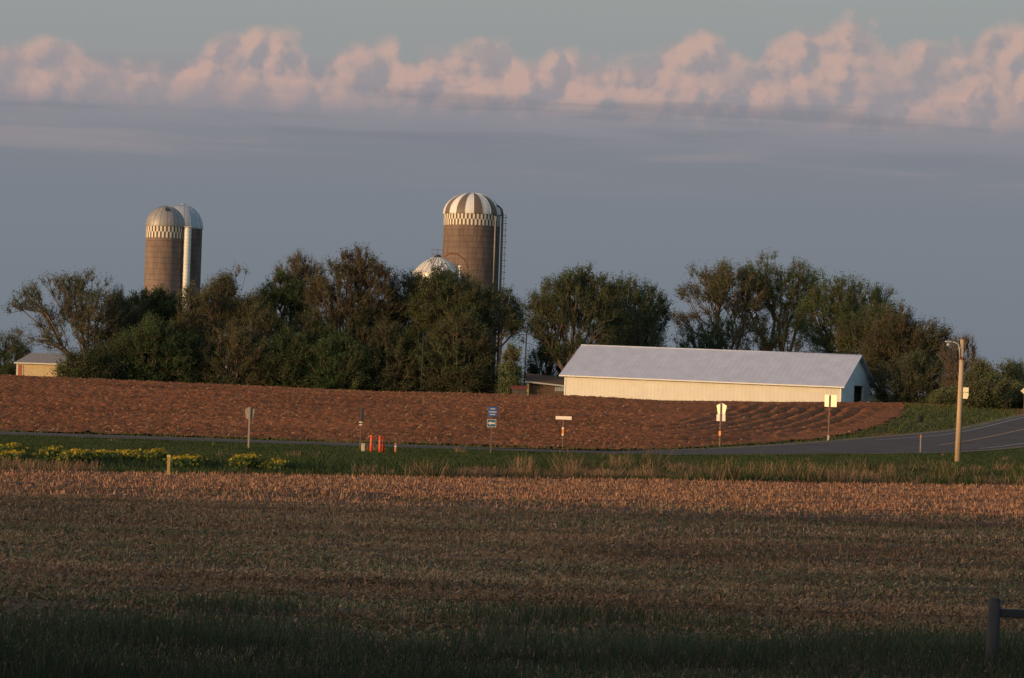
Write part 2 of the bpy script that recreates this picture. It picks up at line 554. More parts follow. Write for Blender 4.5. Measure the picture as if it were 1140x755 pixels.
def soil_z(X, Y):
    clod = (fbm(X, Y, .75, 2, 2) - .5) * .07 + (vnoise(X, Y, .33, 9) - .5) * .12 + (rng.random(X.shape) - .5) * .17
    dd = dist_edge(X, Y)
    right = ss((X - 6) / 8.0)
    w = 1.0 + .12 * (fbm(X, Y, 6, 2, 21) - .5)
    head = np.cos(2 * np.pi * dd * w / 1.35) * .10 * ss((dd - 1.2) / 2)
    rows = np.cos(2 * np.pi * (X - .095 * Y) * (1 + .02 * w) / 1.05) * .10 * ss((248 - Y) / 14)
    hm = ss((15 - dd) / 3.0)
    z = (head * hm + rows * (1 - hm) * ss((X - 17) / 5.0)) * right
    lay = np.cos(2 * np.pi * (Y + .6 * fbm(X, Y, 8, 2, 31)) / 1.9) * .05 * (1 - right)
    z = z + lay + clod * (1 - .35 * right) + (fbm(X, Y, 7, 2, 44) - .5) * .12
    return H(X, Y) + .05 + z * ss(dd / 2.5 + .05)


fx = np.arange(-58, 46, .17)
fy = np.arange(136, 268, .24)
V, F = grid(fx, fy, soil_z)
cx = V[F].mean(1)
keep = in_poly(cx[:, 0] + (vnoise(cx[:, 0], cx[:, 1], .7, 3) - .5) * 1.0, cx[:, 1] + (vnoise(cx[:, 0], cx[:, 1], .7, 5) - .5) * 1.0, poly)
keep &= np.abs(cx[:, 0]) < cx[:, 1] * .21 + 6
F = F[keep]
used = np.unique(F); remap = np.zeros(len(V), dtype=np.int64); remap[used] = np.arange(len(used))
V = V[used]; F = remap[F]
n1 = fbm(V[:, 0], V[:, 1], 14, 4, 61); n2 = rng.random(len(V)); n3 = vnoise(V[:, 0], V[:, 1], .5, 71)
base = np.array([.27, .098, .043])
damp = vnoise(V[:, 0] * .22, V[:, 1], 3.4, 77)
tint = base[None] * (.56 + .42 * n1 + .42 * damp + .35 * (n3 - .5) + .25 * (n2 - .5))[:, None]
tag(raw_mesh("plowed_field", V, F, M['soil'], tint=tint), kind='structure')


def scatter_quads(n, sample, lx, lz, tintf, flat=.5, zoff=.0, zf=None):
    """n small four-cornered pieces lying or standing on the ground"""
    x, y = sample(n)
    n = len(x)
    z = (zf or H)(x, y) + zoff
    a = rng.random(n) * 2 * np.pi
    L = lx[0] + (lx[1] - lx[0]) * rng.random(n); W = lz[0] + (lz[1] - lz[0]) * rng.random(n)
    up = rng.random(n) * flat
    d = np.stack([np.cos(a) * np.sqrt(1 - up ** 2), np.sin(a) * np.sqrt(1 - up ** 2), up], -1)
    s = np.stack([-np.sin(a), np.cos(a), (rng.random(n) - .3) * 1.2], -1); s /= np.linalg.norm(s, axis=1)[:, None]
    c = np.stack([x, y, z], -1)
    hl, hw = d * L[:, None] * .5, s * W[:, None] * .5
    c = c + np.abs(hl[:, 2:3]) * np.array([[0, 0, 1]]) + np.abs(hw[:, 2:3]) * np.array([[0, 0, 1]])
    V = np.stack([c - hl - hw, c + hl - hw, c + hl + hw, c - hl + hw], 1).reshape(-1, 3)
    F = np.arange(n * 4).reshape(-1, 4)
    t = tintf(x, y)
    return V, F, np.repeat(t, 4, axis=0)


def palette(n, cols, jitter=.2):
    cols = np.array(cols)
    i = rng.integers(0, len(cols), n)
    return cols[i] * (1 + (rng.random((n, 1)) - .5) * 2 * jitter)


def samp_field(n):
    y = 136 + (268 - 136) * rng.random(n)
    x = (rng.random(n) - .5) * 2 * (y * .2 + 3)
    k = in_poly(x, y, poly) & (rng.random(n) > .8 * ss((x - 4) / 10))
    return x[k], y[k]


V, F, T = scatter_quads(60000, samp_field, (.08, .22), (.03, .08), lambda x, y: palette(len(x), [(.42, .26, .13), (.30, .16, .08), (.36, .20, .10), (.22, .11, .06)]), zf=soil_z, flat=.7)
tag(raw_mesh("crop_residue", V, F, M['stubble'], tint=T), "tan crop residue scattered over the brown plowed soil", "crop residue", kind='stuff')

# -------- stubble field
def yb(x): return 93.8 + .55 * x + (vnoise(x, x * 0, 2.5, 13) - .5) * 1.6


sx = np.arange(-42, 46, .35); sy = np.arange(29, 122, .35)
V, F = grid(sx, sy, lambda x, y: H(x, y) + .02 + (fbm(x, y, 1.2, 3, 15) - .5) * .12 + np.cos(2 * np.pi * (y - .55 * x) / 1.52) * .025)
c = V[F].mean(1)
k = (c[:, 1] < yb(c[:, 0])) & (c[:, 1] > 30) & (np.abs(c[:, 0]) < c[:, 1] * .2 + 12)
F = F[k]
used = np.unique(F); remap = np.zeros(len(V), dtype=np.int64); remap[used] = np.arange(len(used)); V = V[used]; F = remap[F]
n1 = fbm(V[:, 0] * .35, V[:, 1], 4, 4, 81)
tint = np.array([.115, .068, .045])[None] * (.6 + .8 * n1)[:, None] * (.85 + .3 * rng.random((len(V), 1)))
tag(raw_mesh("stubble_field", V, F, M['soil'], tint=tint, smooth=True), kind='structure')


def samp_stub(n):
    y = 37 + (118 - 37) * np.sqrt(rng.random(n))
    x = (rng.random(n) - .5) * 2 * (y * .19 + 2)
    k = (y < yb(x)) & (y > 37 + rng.random(n) * 2)
    k &= rng.random(n) < .35 + 1.1 * fbm(x * .35, y, 3.0, 3, 83)
    return x[k], y[k]


def blades(n, sample, hrange, wrange, tintf, lean=.35, hmul=None, curved=True):
    x, y = sample(n); n = len(x)
    z = H(x, y)
    h = hrange[0] + (hrange[1] - hrange[0]) * rng.random(n)
    if hmul is not None: h = h * hmul(x, y)
    w = wrange[0] + (wrange[1] - wrange[0]) * rng.random(n)
    a = rng.random(n) * 2 * np.pi; b = rng.random(n) * 2 * np.pi
    l = lean * rng.random(n) * h
    p = np.stack([x, y, z - .02], -1)
    s = np.stack([np.cos(a), np.sin(a), a * 0], -1) * w[:, None] * .5
    t = p + np.stack([np.cos(b) * l, np.sin(b) * l, h], -1)
    V = np.stack([p - s, p + s, t + s * .35, t - s * .35], 1).reshape(-1, 3)
    return V, np.arange(n * 4).reshape(-1, 4), np.repeat(tintf(x, y), 4, axis=0)


def stub_tint(x, y):
    n = len(x)
    t = palette(n, [(.46, .25, .14), (.40, .205, .115), (.33, .165, .10), (.46, .28, .17), (.24, .13, .09)], .28)
    g = fbm(x * .3, y, 2.6, 3, 91)
    weed = (g > .52) & (rng.random(n) < .4) & (y < 76)
    t[weed] = palette(int(weed.sum()), [(.10, .12, .06), (.14, .14, .08), (.12, .11, .09)])
    row = np.exp(-((y - 63 - .06 * x - (vnoise(x, y * 0, 5, 171) - .5) * 2) / 1.3) ** 2) * ss((x + 2) / 5)      # sunlit streak painted into the stubble as a brighter band
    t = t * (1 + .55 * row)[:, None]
    dark = ss((fbm(x * .25, y, 3.4, 3, 95) - .48) / .12) * ss((80 - y) / 10)
    return t * (1 - .40 * dark * (1 - row))[:, None] * (1 + .22 * ss((78 - y) / 8))[:, None]


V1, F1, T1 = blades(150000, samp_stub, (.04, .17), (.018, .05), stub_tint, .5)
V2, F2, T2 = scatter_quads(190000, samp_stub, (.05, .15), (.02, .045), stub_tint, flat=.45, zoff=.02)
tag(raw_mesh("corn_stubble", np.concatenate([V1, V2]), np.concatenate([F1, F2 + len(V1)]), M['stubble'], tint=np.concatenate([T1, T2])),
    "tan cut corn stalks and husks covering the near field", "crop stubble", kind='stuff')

# -------- grass of the verges
near_x = NE[:, 0]; near_y = NE[:, 1]


def road_near_y(x): return np.interp(x, near_x, near_y)


def samp_verge(n):
    x = (rng.random(n) - .5) * 64
    lo = yb(x); hi = road_near_y(x) - .3
    y = lo - .4 + (hi - lo + .4) * rng.random(n)
    k = np.abs(x) < y * .19 + 2
    return x[k], y[k]


def tanclump(x, y):
    e = y - yb(x)
    g = .5 * fbm(x, y * .6, 2.6, 2, 101) + .5 * fbm(x, y * .6, .9, 2, 103)
    band = np.exp(-((e - 1.0) / 2.4) ** 2) * .68 + np.exp(-((e - 10) / 7) ** 2) * ss((x + 1) / 6) * .72
    return ss((g + band * .42 - .715) / .08)


def verge_tint(x, y):
    n = len(x)
    g = palette(n, [(.045, .078, .024), (.060, .095, .028), (.036, .062, .022), (.080, .090, .036)], .25)
    t = palette(n, [(.38, .235, .14), (.31, .19, .115), (.25, .16, .095)], .3)
    k = rng.random(n) < tanclump(x, y) * (.25 + .65 * ss((vnoise(x, y, 3.2, 161) - .35) / .3))
    g[k] = t[k]
    return g * (.8 + .4 * fbm(x, y, 1.5, 2, 107))[:, None]


def verge_h(x, y):
    e = y - yb(x)
    low = .55 + .8 * fbm(x, y, 2.2, 3, 111)
    tall = 1 + 1.1 * tanclump(x, y) + 1.6 * tanclump(x, y) * ss((fbm(x, y, 1.6, 2, 191) - .56) / .08)
    return low * tall * (1 - .6 * ss((e - 10) / 14))


V1, F1, T1 = blades(380000, samp_verge, (.06, .24), (.014, .036), verge_tint, 1.0, verge_h)
tag(raw_mesh("verge_grass", V1, F1, M['grass_blade'], tint=T1), "green roadside grass with dry tan tufts before the road", "grass", kind='stuff')


def samp_bits(n):
    y = 30 + 40 * rng.random(n) ** 1.2
    x = (rng.random(n) - .5) * 2 * (y * .19 + 2)
    k = rng.random(n) < .30 + .7 * ss((y - 33) / 5 + (vnoise(x, y, 2.5, 181) - .5) * 1.6)
    return x[k], y[k]


def bit_tint(x, y):
    n = len(x)
    t = palette(n, [(.36, .225, .13), (.27, .175, .105), (.20, .15, .10), (.14, .14, .07), (.40, .245, .135)], .35)
    g = fbm(x * .3, y, 2.4, 3, 151)
    k = rng.random(n) < ss((g - .54) / .12) * .40
    t[k] = palette(int(k.sum()), [(.12, .135, .07), (.14, .15, .08), (.09, .11, .055)], .3)
    k = rng.random(n) < ss((.46 - g) / .12) * .6
    t[k] = palette(int(k.sum()), [(.36, .21, .12), (.30, .17, .10), (.21, .12, .075)], .3)
    return t * (.50 + 1.5 * fbm(x * .35, y, 1.6, 4, 141))[:, None] * np.array([[1.04, .99, .92]])


V1, F1, T1 = scatter_quads(420000, samp_bits, (.025, .10), (.012, .035), bit_tint, flat=.6, zoff=.03)
V2, F2, T2 = blades(120000, samp_bits, (.03, .16), (.01, .025), bit_tint, .9)
tag(raw_mesh("straw_litter", np.concatenate([V1, V2]), np.concatenate([F1, F2 + len(V1)]), M['stubble'], tint=np.concatenate([T1, T2])),
    "fine brown straw and weeds littering the shaded near ground", "straw litter", kind='stuff')


def samp_near(n):
    y = 24 + 15 * rng.random(n)
    x = (rng.random(n) - .5) * 2 * (y * .19 + 1.5)
    k = rng.random(n) < ss((38.6 - y) / 5 + (fbm(x, y, 2.2, 3, 121) - .5) * 2.6)
    return x[k], y[k]


V1, F1, T1 = blades(90000, samp_near, (.08, .30), (.008, .02), lambda x, y: palette(len(x), [(.055, .088, .040), (.068, .100, .046), (.046, .074, .036), (.13, .10, .075)], .25) * (.30 + 1.1 * fbm(x * .4, y, 1.7, 4, 145))[:, None], .9,
                    lambda x, y: .5 + 1.1 * fbm(x, y, 1.3, 3, 125))
tag(raw_mesh("foreground_grass", V1, F1, M['grass_blade'], tint=T1), "dark shaded grass along the bottom of the view", "grass", kind='stuff')

far_sorted = FE


def samp_bank(n):
    x = -45 + 125 * rng.random(n); y = 134 + 146 * rng.random(n)
    # between the road's far edge and the ploughed field, and the bank to the right of the field
    k = ~in_poly(x, y, poly) & (np.abs(x) < y * .2 + 2)
    d2 = np.full(len(x), 1e9)
    RP = np.concatenate([NE, FE[::-1]])
    k &= ~in_poly(x, y, [tuple(p) for p in RP[::2]])
    k &= y > np.interp(x, FE[:, 0], FE[:, 1]) - .2
    k &= (y < 262)
    return x[k], y[k]


def bank_tint(x, y):
    n = len(x)
    g = palette(n, [(.075, .105, .026), (.09, .118, .030), (.062, .086, .024), (.115, .11, .045)], .25)
    k = rng.random(n) < ss((fbm(x, y, 7, 3, 131) - .52) / .1) * .7
    g[k] = palette(int(k.sum()), [(.20, .12, .06), (.16, .10, .05)])
    return g


V1, F1, T1 = blades(260000, samp_bank, (.06, .20), (.03, .06), bank_tint, .6)
tag(raw_mesh("bank_grass", V1, F1, M['grass_blade'], tint=T1), "green grass on the bank between plowed field and curving road", "grass", kind='stuff')

# -------- yellow flower clumps
def flower_clump(px, py, wpx, label, tall=.30, gain=.65):
    p = ground(px, py + 3)
    ppm = FPX / p.y
    w = wpx / ppm / 2
    n = int(60 + wpx * 11 * gain)
    o = thing("flower_clump", label, "flowers", p, 0, "yellow flowers in the roadside grass")
    x = rng.normal(0, w * .62, n); y = rng.normal(0, 1.0, n); z = tall * (.30 + .75 * rng.random(n)) * (1 - .35 * (x / (w * 1.4)) ** 2).clip(.3, 1)
    def bits(x, y, z, s, cols):
        m = len(x)
        a = rng.normal(size=(m, 3)); a /= np.linalg.norm(a, axis=1)[:, None]
        b = np.cross(a, rng.normal(size=(m, 3))); b /= np.linalg.norm(b, axis=1)[:, None]
        c = np.stack([x, y, z], -1); sz = s * (.6 + .8 * rng.random((m, 1)))
        V = np.stack([c - a * sz, c - b * sz, c + a * sz, c + b * sz], 1).reshape(-1, 3)
        return V, np.arange(m * 4).reshape(-1, 4), np.repeat(palette(m, cols), 4, axis=0)
    V, F, T = bits(x, y, z, .045, [(.42, .31, .03), (.48, .36, .04), (.34, .25, .03)])
    raw_mesh("blossom", V, F, M['petal'], o, tint=T)
    m = n * 2
    X = rng.normal(0, w * .55, m); Y = rng.normal(0, 1.0, m); Z = tall * .75 * rng.random(m)
    V, F, T = bits(X, Y, Z, .06, [(.06, .10, .025), (.08, .12, .03)])
    raw_mesh("foliage", V, F, M['leaf'], o, tint=T)


flower_clump(11, 500, 14, "upper of the two yellow flower clumps at the left edge of the photo")
flower_clump(12, 509, 24, "lower of the two yellow flower clumps at the left edge of the photo")
flower_clump(56, 508, 18, "small yellow flower clump at the left end of the long flower row", .42, .7)
flower_clump(84, 511, 26, "brightest orange yellow flower clump, second in the long flower row", .40, 1.7)
flower_clump(112, 508, 15, "peaked yellow flower clump left of the middle of the long flower row")
flower_clump(142, 508, 34, "widest yellow flower clump in the long row left of the wooden stake")
flower_clump(172, 509, 18, "sparse yellow flower clump just left of the wooden stake", .4, .6)
flower_clump(207, 514, 30, "low yellow flower clump right of the wooden stake")
flower_clump(264, 517, 10, "small yellow flower clump below the dull county sign, left one of the pair", .4, .8)
flower_clump(277, 517, 16, "yellow flower clump directly below the dull county sign, larger of the pair", .46, 1.2)
flower_clump(306, 521, 20, "dim yellow flower clump between county sign and orange posts", .4, .5)

# ------------------------------------------------------------------ trees
def tubes(P0, P1, R0, R1, sides=5):
    d = P1 - P0; L = np.linalg.norm(d, axis=1)[:, None]; d = d / np.maximum(L, 1e-6)
    ref = np.where(np.abs(d[:, 2:3]) < .9, np.array([[0, 0, 1.0]]), np.array([[1.0, 0, 0]]))
    u = np.cross(d, ref); u /= np.linalg.norm(u, axis=1)[:, None]; v = np.cross(d, u)
    m = len(P0); V = np.zeros((m, 2 * sides, 3)); F = np.zeros((m, sides, 4), dtype=np.int64)
    for k in range(sides):
        a = 2 * np.pi * k / sides
        o = u * math.cos(a) + v * math.sin(a)
        V[:, k] = P0 + o * R0[:, None]; V[:, sides + k] = P1 + o * R1[:, None]
        k2 = (k + 1) % sides
        F[:, k] = np.array([k, k2, sides + k2, sides + k])
    F = F + (np.arange(m) * 2 * sides)[:, None, None]
    return V.reshape(-1, 3), F.reshape(-1, 4)


GREENS = {
    'dark': [(.044, .070, .024), (.056, .082, .028), (.037, .059, .022)],
    'green': [(.058, .112, .030), (.074, .130, .034), (.050, .092, .027)],
    'olive': [(.086, .108, .038), (.074, .096, .036), (.10, .112, .042)],
    'brown': [(.115, .092, .046), (.096, .088, .042), (.082, .094, .038), (.125, .098, .050)],
    'grey': [(.11, .11, .062), (.09, .098, .052), (.13, .12, .07)],
    'pale': [(.15, .165, .065), (.125, .15, .055), (.17, .175, .075)],
    'rust': [(.115, .075, .038), (.09, .066, .034), (.065, .064, .028)],
}


def tree(label, px, Y, left, right, top, low, pal, name="tree", dens=1.0, twig=1.0, npts=330, lobes=9, leaf=.14, stems=1,
         trunk_h=None, up=.5, seed=1, group=None, cat="tree", shell=.5, gap=0.0, spread=.14, fill=.6):
    """one tree: skeleton grown through points of a lobed crown, tubes for limbs, thin twigs and separate leaves"""
    global rng
    keep_rng = rng; rng = np.random.default_rng(seed * 977 + 13)
    g, gy_ = stand(px, Y)
    ppm = FPX / Y
    xl, xr = (left - px) / ppm, (right - px) / ppm
    zt, zl = (gy_ - top) / ppm, max(.15, (gy_ - low) / ppm)
    if name == 'bush': zl = -.30 * zt
    cx_, cz = (xl + xr) / 2, (zt + zl) / 2
    rx, rz = (xr - xl) / 2, (zt - zl) / 2
    ry = min(max(rx * .8, 1.2), 5.0)
    # lobes
    LC, LR = [], []
    rl = max(.36 * min(rx, rz * 1.1), .25 * max(rx, rz))
    fixed = [(cx_ + rng.normal(0, .2) * rx, 0, zt - rl * .8), (xl + rl * .8, 0, cz + rng.normal(0, .2) * rz), (xr - rl * .8, 0, cz + rng.normal(0, .2) * rz)]
    for f in fixed:
        LC.append(f); LR.append(rl * (.75 + .4 * rng.random()))
    while len(LC) < lobes:
        q = rng.normal(size=3); q /= np.linalg.norm(q); q *= rng.random() ** .4
        LC.append((cx_ + q[0] * (rx - rl * .75), q[1] * (ry - rl * .5), cz + q[2] * (rz - rl * .75))); LR.append(rl * (.6 + .55 * rng.random()))
    LC, LR = np.array(LC), np.array(LR)
    w = LR ** 2; w /= w.sum()
    npts = int(npts * 1.35)
    i = rng.choice(len(LR), npts, p=w)
    q = rng.normal(size=(npts, 3)); q /= np.linalg.norm(q, axis=1)[:, None]
    P = LC[i] + q * (LR[i] * rng.random(npts) ** shell)[:, None]
    # the rest of the crown's volume, a blunt dome, uneven at the rim
    nf = int(npts * fill)
    q = rng.random((nf * 6, 3)) * 2 - 1
    rim = .80 + .22 * vnoise(np.arctan2(q[:, 2], q[:, 0]) * 2.2 + 9, q[:, 1] * 1.2 + seed, 1.0, seed)
    q = q[((np.abs(q) / rim[:, None]) ** 2.4).sum(1) < 1][:nf]
    P[:len(q)] = np.array([cx_, 0, cz]) + q * np.array([rx, ry, rz])
    P[:, 2] = np.maximum(P[:, 2], .12 * zt * rng.random(npts) + .1)
    if gap:
        gk = vnoise(P[:, 0] + 50, P[:, 2] + seed, 1.6, seed) > gap
        P = P[gk]; npts = len(P)
    # trunk(s)
    th = trunk_h if trunk_h is not None else max(.5, zl + .15 * (zt - zl))
    N, par = [], []
    for s in range(stems):
        bx = rng.normal(0, .35) if stems > 1 else 0.0
        dirx = (cx_ * .5 / max(th, 1)) * (th / zt) + (rng.normal(0, spread) if stems > 1 else rng.normal(0, .04))
        n = max(3, int(th / .7)); prev = -1
        for k in range(n + 1):
            t = k / n
            wob = .07 * math.sin(2.2 * t * 3 + s + seed)
            N.append((bx + dirx * t * th + wob * t, rng.normal(0, .02) + (rng.normal(0, .1) if stems > 1 and k else 0), -.25 + (th + .25) * t)); par.append(prev); prev = len(N) - 1
    N = np.array(N); nt_ = len(N)
    pl = np.zeros(nt_)
    for k in range(nt_):
        if par[k] >= 0: pl[k] = pl[par[k]] + np.linalg.norm(N[k] - N[par[k]])
    allp = np.concatenate([N, P]); par = par + [-1] * npts
    plen = np.concatenate([pl, np.zeros(npts)])
    best = np.full(npts, 1e9); bp = np.zeros(npts, dtype=int)
    BF = .75
    for k in range(nt_):
        if N[k][2] < th * .35 and th > 1.2: continue
        c = np.linalg.norm(P - N[k], axis=1) + BF * plen[k] + 1.2 * np.maximum(0, N[k][2] - P[:, 2])
        u = c < best; best[u] = c[u]; bp[u] = k
    done = np.zeros(npts, dtype=bool); order = []
    for _ in range(npts):
        j = int(np.argmin(np.where(done, 1e9, best))); done[j] = True; order.append(nt_ + j)
        par[nt_ + j] = int(bp[j]); plen[nt_ + j] = plen[bp[j]] + np.linalg.norm(P[j] - allp[bp[j]])
        c = np.linalg.norm(P - P[j], axis=1) + BF * plen[nt_ + j] + .5 * np.maximum(0, P[j][2] - P[:, 2])
        u = (~done) & (c < best); best[u] = c[u]; bp[u] = nt_ + j
    cnt = np.ones(len(allp))
    for j in order[::-1]: cnt[par[j]] += cnt[j]
    for k in range(nt_ - 1, 0, -1):
        if par[k] >= 0: cnt[par[k]] = max(cnt[par[k]], cnt[k] + (cnt[par[k]] - 1) * .0) if par[k] < nt_ and cnt[par[k]] == 1 else cnt[par[k]] + cnt[k]
    rad = np.minimum(.024 * cnt ** .46, .03 * zt)
    par = np.array(par); e = np.where(par >= 0)[0]
    R1 = rad[e]; R0 = np.minimum(rad[par[e]], R1 * 1.35)
    V, F = tubes(allp[par[e]], allp[e], R0, R1)
    root = thing(name, label, cat, g, 0, group)
    raw_mesh("trunk", V, F, M['bark'], root, smooth=True)
    # twigs
    ctr = np.array([cx_, 0, zl + .35 * (zt - zl)])
    nt2 = int(9 * twig)
    B = np.repeat(P, nt2, axis=0)
    out = B - ctr; out /= np.linalg.norm(out, axis=1)[:, None] + 1e-6
    D = out * .75 + rng.normal(size=B.shape) * .42 + np.array([0, 0, up]); D /= np.linalg.norm(D, axis=1)[:, None]
    Lt = (.45 + 1.25 * rng.random(len(B))) * min(1.0, .3 + rx / 5)
    S = np.cross(D, rng.normal(size=B.shape)); S /= np.linalg.norm(S, axis=1)[:, None]
    tipp = B + D * Lt[:, None]
    wt = .027
    TV = np.stack([B - S * wt, B + S * wt, tipp], 1).reshape(-1, 3); TF = np.arange(len(B) * 3).reshape(-1, 3)
    # leaves along the twigs
    dens *= .85
    nl = max(1, int(round(8.5 * dens)))
    Bq = np.repeat(B, nl, axis=0); Dq = np.repeat(D, nl, axis=0); Lq = np.repeat(Lt, nl)
    t = .25 + .8 * rng.random(len(Bq))
    C = Bq + Dq * (Lq * t)[:, None] + rng.normal(size=Bq.shape) * .13
    if dens < 1:
        kk = rng.random(len(C)) < dens * 8.5 / nl; C = C[kk]; Bq = Bq[kk]
    m = len(C)
    a = rng.normal(size=(m, 3)); a[:, 2] += .3; a /= np.linalg.norm(a, axis=1)[:, None]
    b = np.cross(a, rng.normal(size=(m, 3))); b /= np.linalg.norm(b, axis=1)[:, None]
    sz = (leaf * (.5 + .8 * rng.random(m)))[:, None] * .5
    LV = np.stack([C - a * sz * 1.3, C - b * sz * .75, C + a * sz * 1.3, C + b * sz * .75], 1).reshape(-1, 3)
    cols = np.array(GREENS[pal] if isinstance(pal, str) else sum((GREENS[p] for p in pal), []))
    ci = rng.integers(0, len(cols), m)
    clump = .72 + .6 * vnoise(C[:, 0] + C[:, 1] * .7 + 40, C[:, 2] + 9, 1.1, seed + 2)      # leaf age differs from bough to bough
    hue = vnoise(C[:, 0] * .8 + C[:, 1] + 70, C[:, 2] + 5, 2.3, seed + 5)
    tc = cols[ci] * clump[:, None] * (.8 + .4 * rng.random((m, 1)))
    tc[:, 0] *= .72 + .45 * hue
    LF = np.arange(m * 4).reshape(-1, 4)
    V = np.concatenate([TV, LV]); tint = np.concatenate([np.full((len(TV), 3), .08), np.repeat(tc, 4, axis=0)])
    raw_mesh("crown", V, [TF, LF + len(TV)], [M['twig'], M['leaf']], root,
             midx=np.concatenate([np.zeros(len(TF)), np.ones(len(LF))]), tint=tint)
    rng = keep_rng
    return root


WB = "trees of the farm windbreak"
UG = "bushes under the windbreak"
BB = "trees behind the long barn"
RB = "brush beside the road bend"
# left end
tree("big open grey green tree with forked trunk in front of the cream shed", 100, 334, 8, 136, 304, 400, ('grey', 'olive'), dens=.8, npts=420, lobes=13, stems=3, trunk_h=3.0, seed=1, group=WB, gap=.30, spread=.2)
tree("dim green bush at the left photo edge beyond the cream shed", 2, 385, -30, 34, 374, 418, 'olive', name="bush", cat="bush", npts=200, dens=1.3, seed=2, group=UG)
tree("brownish tree between the big open tree and the dark tree", 133, 338, 104, 166, 330, 415, ('brown', 'olive'), npts=260, dens=1.0, seed=3, group=WB)
tree("darkest green tree, just left of the twin silos' base", 166, 344, 126, 212, 328, 400, 'dark', npts=360, dens=1.7, seed=4, group=WB, leaf=.2)
tree("wide dark green bush below the twin silos", 172, 329, 126, 222, 362, 432, ('dark', 'green'), name="bush", cat="bush", npts=380, dens=1.5, seed=5, group=UG)
tree("thin brown sapling standing before the shaded twin silo", 208, 332, 192, 226, 318, 420, ('brown', 'olive'), npts=150, dens=.8, seed=6, group=WB)
tree("small bush at the foot of the big open tree", 98, 326, 66, 132, 394, 420, ('olive', 'dark'), name="bush", cat="bush", npts=190, dens=1.1, seed=40, group=UG)
# centre
tree("loose twiggy tree with many gaps right of the twin silos", 252, 337, 219, 296, 304, 400, ('olive', 'brown'), npts=420, dens=.85, twig=1.3, stems=3, trunk_h=3.5, seed=7, group=WB, gap=.36)
tree("slim olive tree filling between shaded twin silo and loose twiggy tree", 234, 341, 208, 266, 314, 410, ('olive', 'brown'), npts=300, dens=.9, twig=1.2, up=.8, seed=62, group=WB)
tree("dark green rounded tree left of the tall brown tree", 308, 342, 282, 344, 306, 385, ('dark', 'green'), npts=280, dens=1.3, seed=8, group=WB)
tree("bare grey twigged tree rising behind the dark rounded tree", 330, 354, 300, 360, 286, 360, 'grey', npts=260, dens=.14, twig=2.0, up=.9, seed=9, group=WB)
tree("tall broad brown budding tree left of the grain bin", 386, 337, 336, 446, 287, 400, ('brown', 'rust'), npts=470, lobes=12, dens=1.0, twig=1.4, up=.8, trunk_h=4.0, seed=10, group=WB)
tree("brown green tree below the left edge of the grain bin", 436, 341, 404, 492, 305, 412, ('brown', 'olive', 'dark'), npts=380, dens=1.2, seed=11, group=WB)
tree("dense dark green tree in front of the striped silo", 506, 335, 452, 554, 303, 418, ('dark', 'olive'), npts=560, lobes=14, dens=1.6, seed=12, group=WB)
tree("small dark tree leaning right over the dark silo pipe", 553, 402, 530, 580, 326, 378, 'dark', npts=190, dens=1.3, seed=13, group=WB)
tree("brown twiggy brush at the foot of the loose twiggy tree", 262, 329, 226, 300, 366, 430, ('brown', 'olive'), name="bush", cat="bush", npts=260, dens=.8, twig=1.4, seed=14, group=UG)
tree("green bush low under the dark rounded tree", 318, 329, 284, 352, 372, 436, ('green', 'olive', 'dark'), name="bush", cat="bush", npts=300, dens=1.3, seed=15, group=UG)
tree("bright green bush under the tall broad brown tree", 376, 328, 342, 410, 374, 438, ('green', 'dark'), name="bush", cat="bush", npts=300, dens=1.4, seed=16, group=UG)
tree("dark brush left of the thin grey pole", 432, 329, 404, 466, 366, 438, ('dark', 'brown'), name="bush", cat="bush", npts=280, dens=1.2, twig=1.3, seed=17, group=UG)
tree("brown olive brush under the dense dark tree right of the thin grey pole", 508, 328, 462, 552, 350, 440, ('olive', 'brown', 'dark'), name="bush", cat="bush", npts=430, dens=1.2, twig=1.3, seed=18, group=UG)
tree("pale green narrow bush right of the dark silo pipe", 566, 322, 556, 579, 386, 440, 'pale', name="bush", cat="bush", npts=170, dens=1.0, seed=19, group=UG, lobes=6)
tree("dark low brush hiding the foot of the shaded twin silo", 206, 330, 180, 240, 380, 433, ('dark', 'brown'), name="bush", cat="bush", npts=330, dens=1.4, seed=50, group=UG)
tree("dark brush at the foot of the darkest tree, left of the twin silos", 138, 332, 108, 172, 376, 428, ('dark', 'olive'), name="bush", cat="bush", npts=330, dens=1.3, seed=51, group=UG)
tree("olive brush filling the gap below the bare grey tree", 344, 334, 312, 380, 352, 436, ('olive', 'dark'), name="bush", cat="bush", npts=420, dens=1.2, seed=52, group=UG)
tree("dark olive brush between tall broad brown tree and grain bin", 404, 335, 372, 446, 345, 438, ('dark', 'brown'), name="bush", cat="bush", npts=440, dens=1.3, seed=53, group=UG)
tree("dark brush in front of the grain bin wall", 470, 338, 440, 506, 330, 440, ('dark', 'olive'), name="bush", cat="bush", npts=470, dens=1.4, seed=54, group=UG)
tree("brown olive brush right of the blue grey shed", 288, 333, 256, 322, 345, 436, ('brown', 'olive'), name="bush", cat="bush", npts=400, dens=1.0, twig=1.3, seed=55, group=UG)
tree("dark shrub at the foot of the dark silo pipe", 530, 334, 506, 549, 360, 440, ('dark', 'olive'), name="bush", cat="bush", npts=330, dens=1.4, seed=56, group=UG)
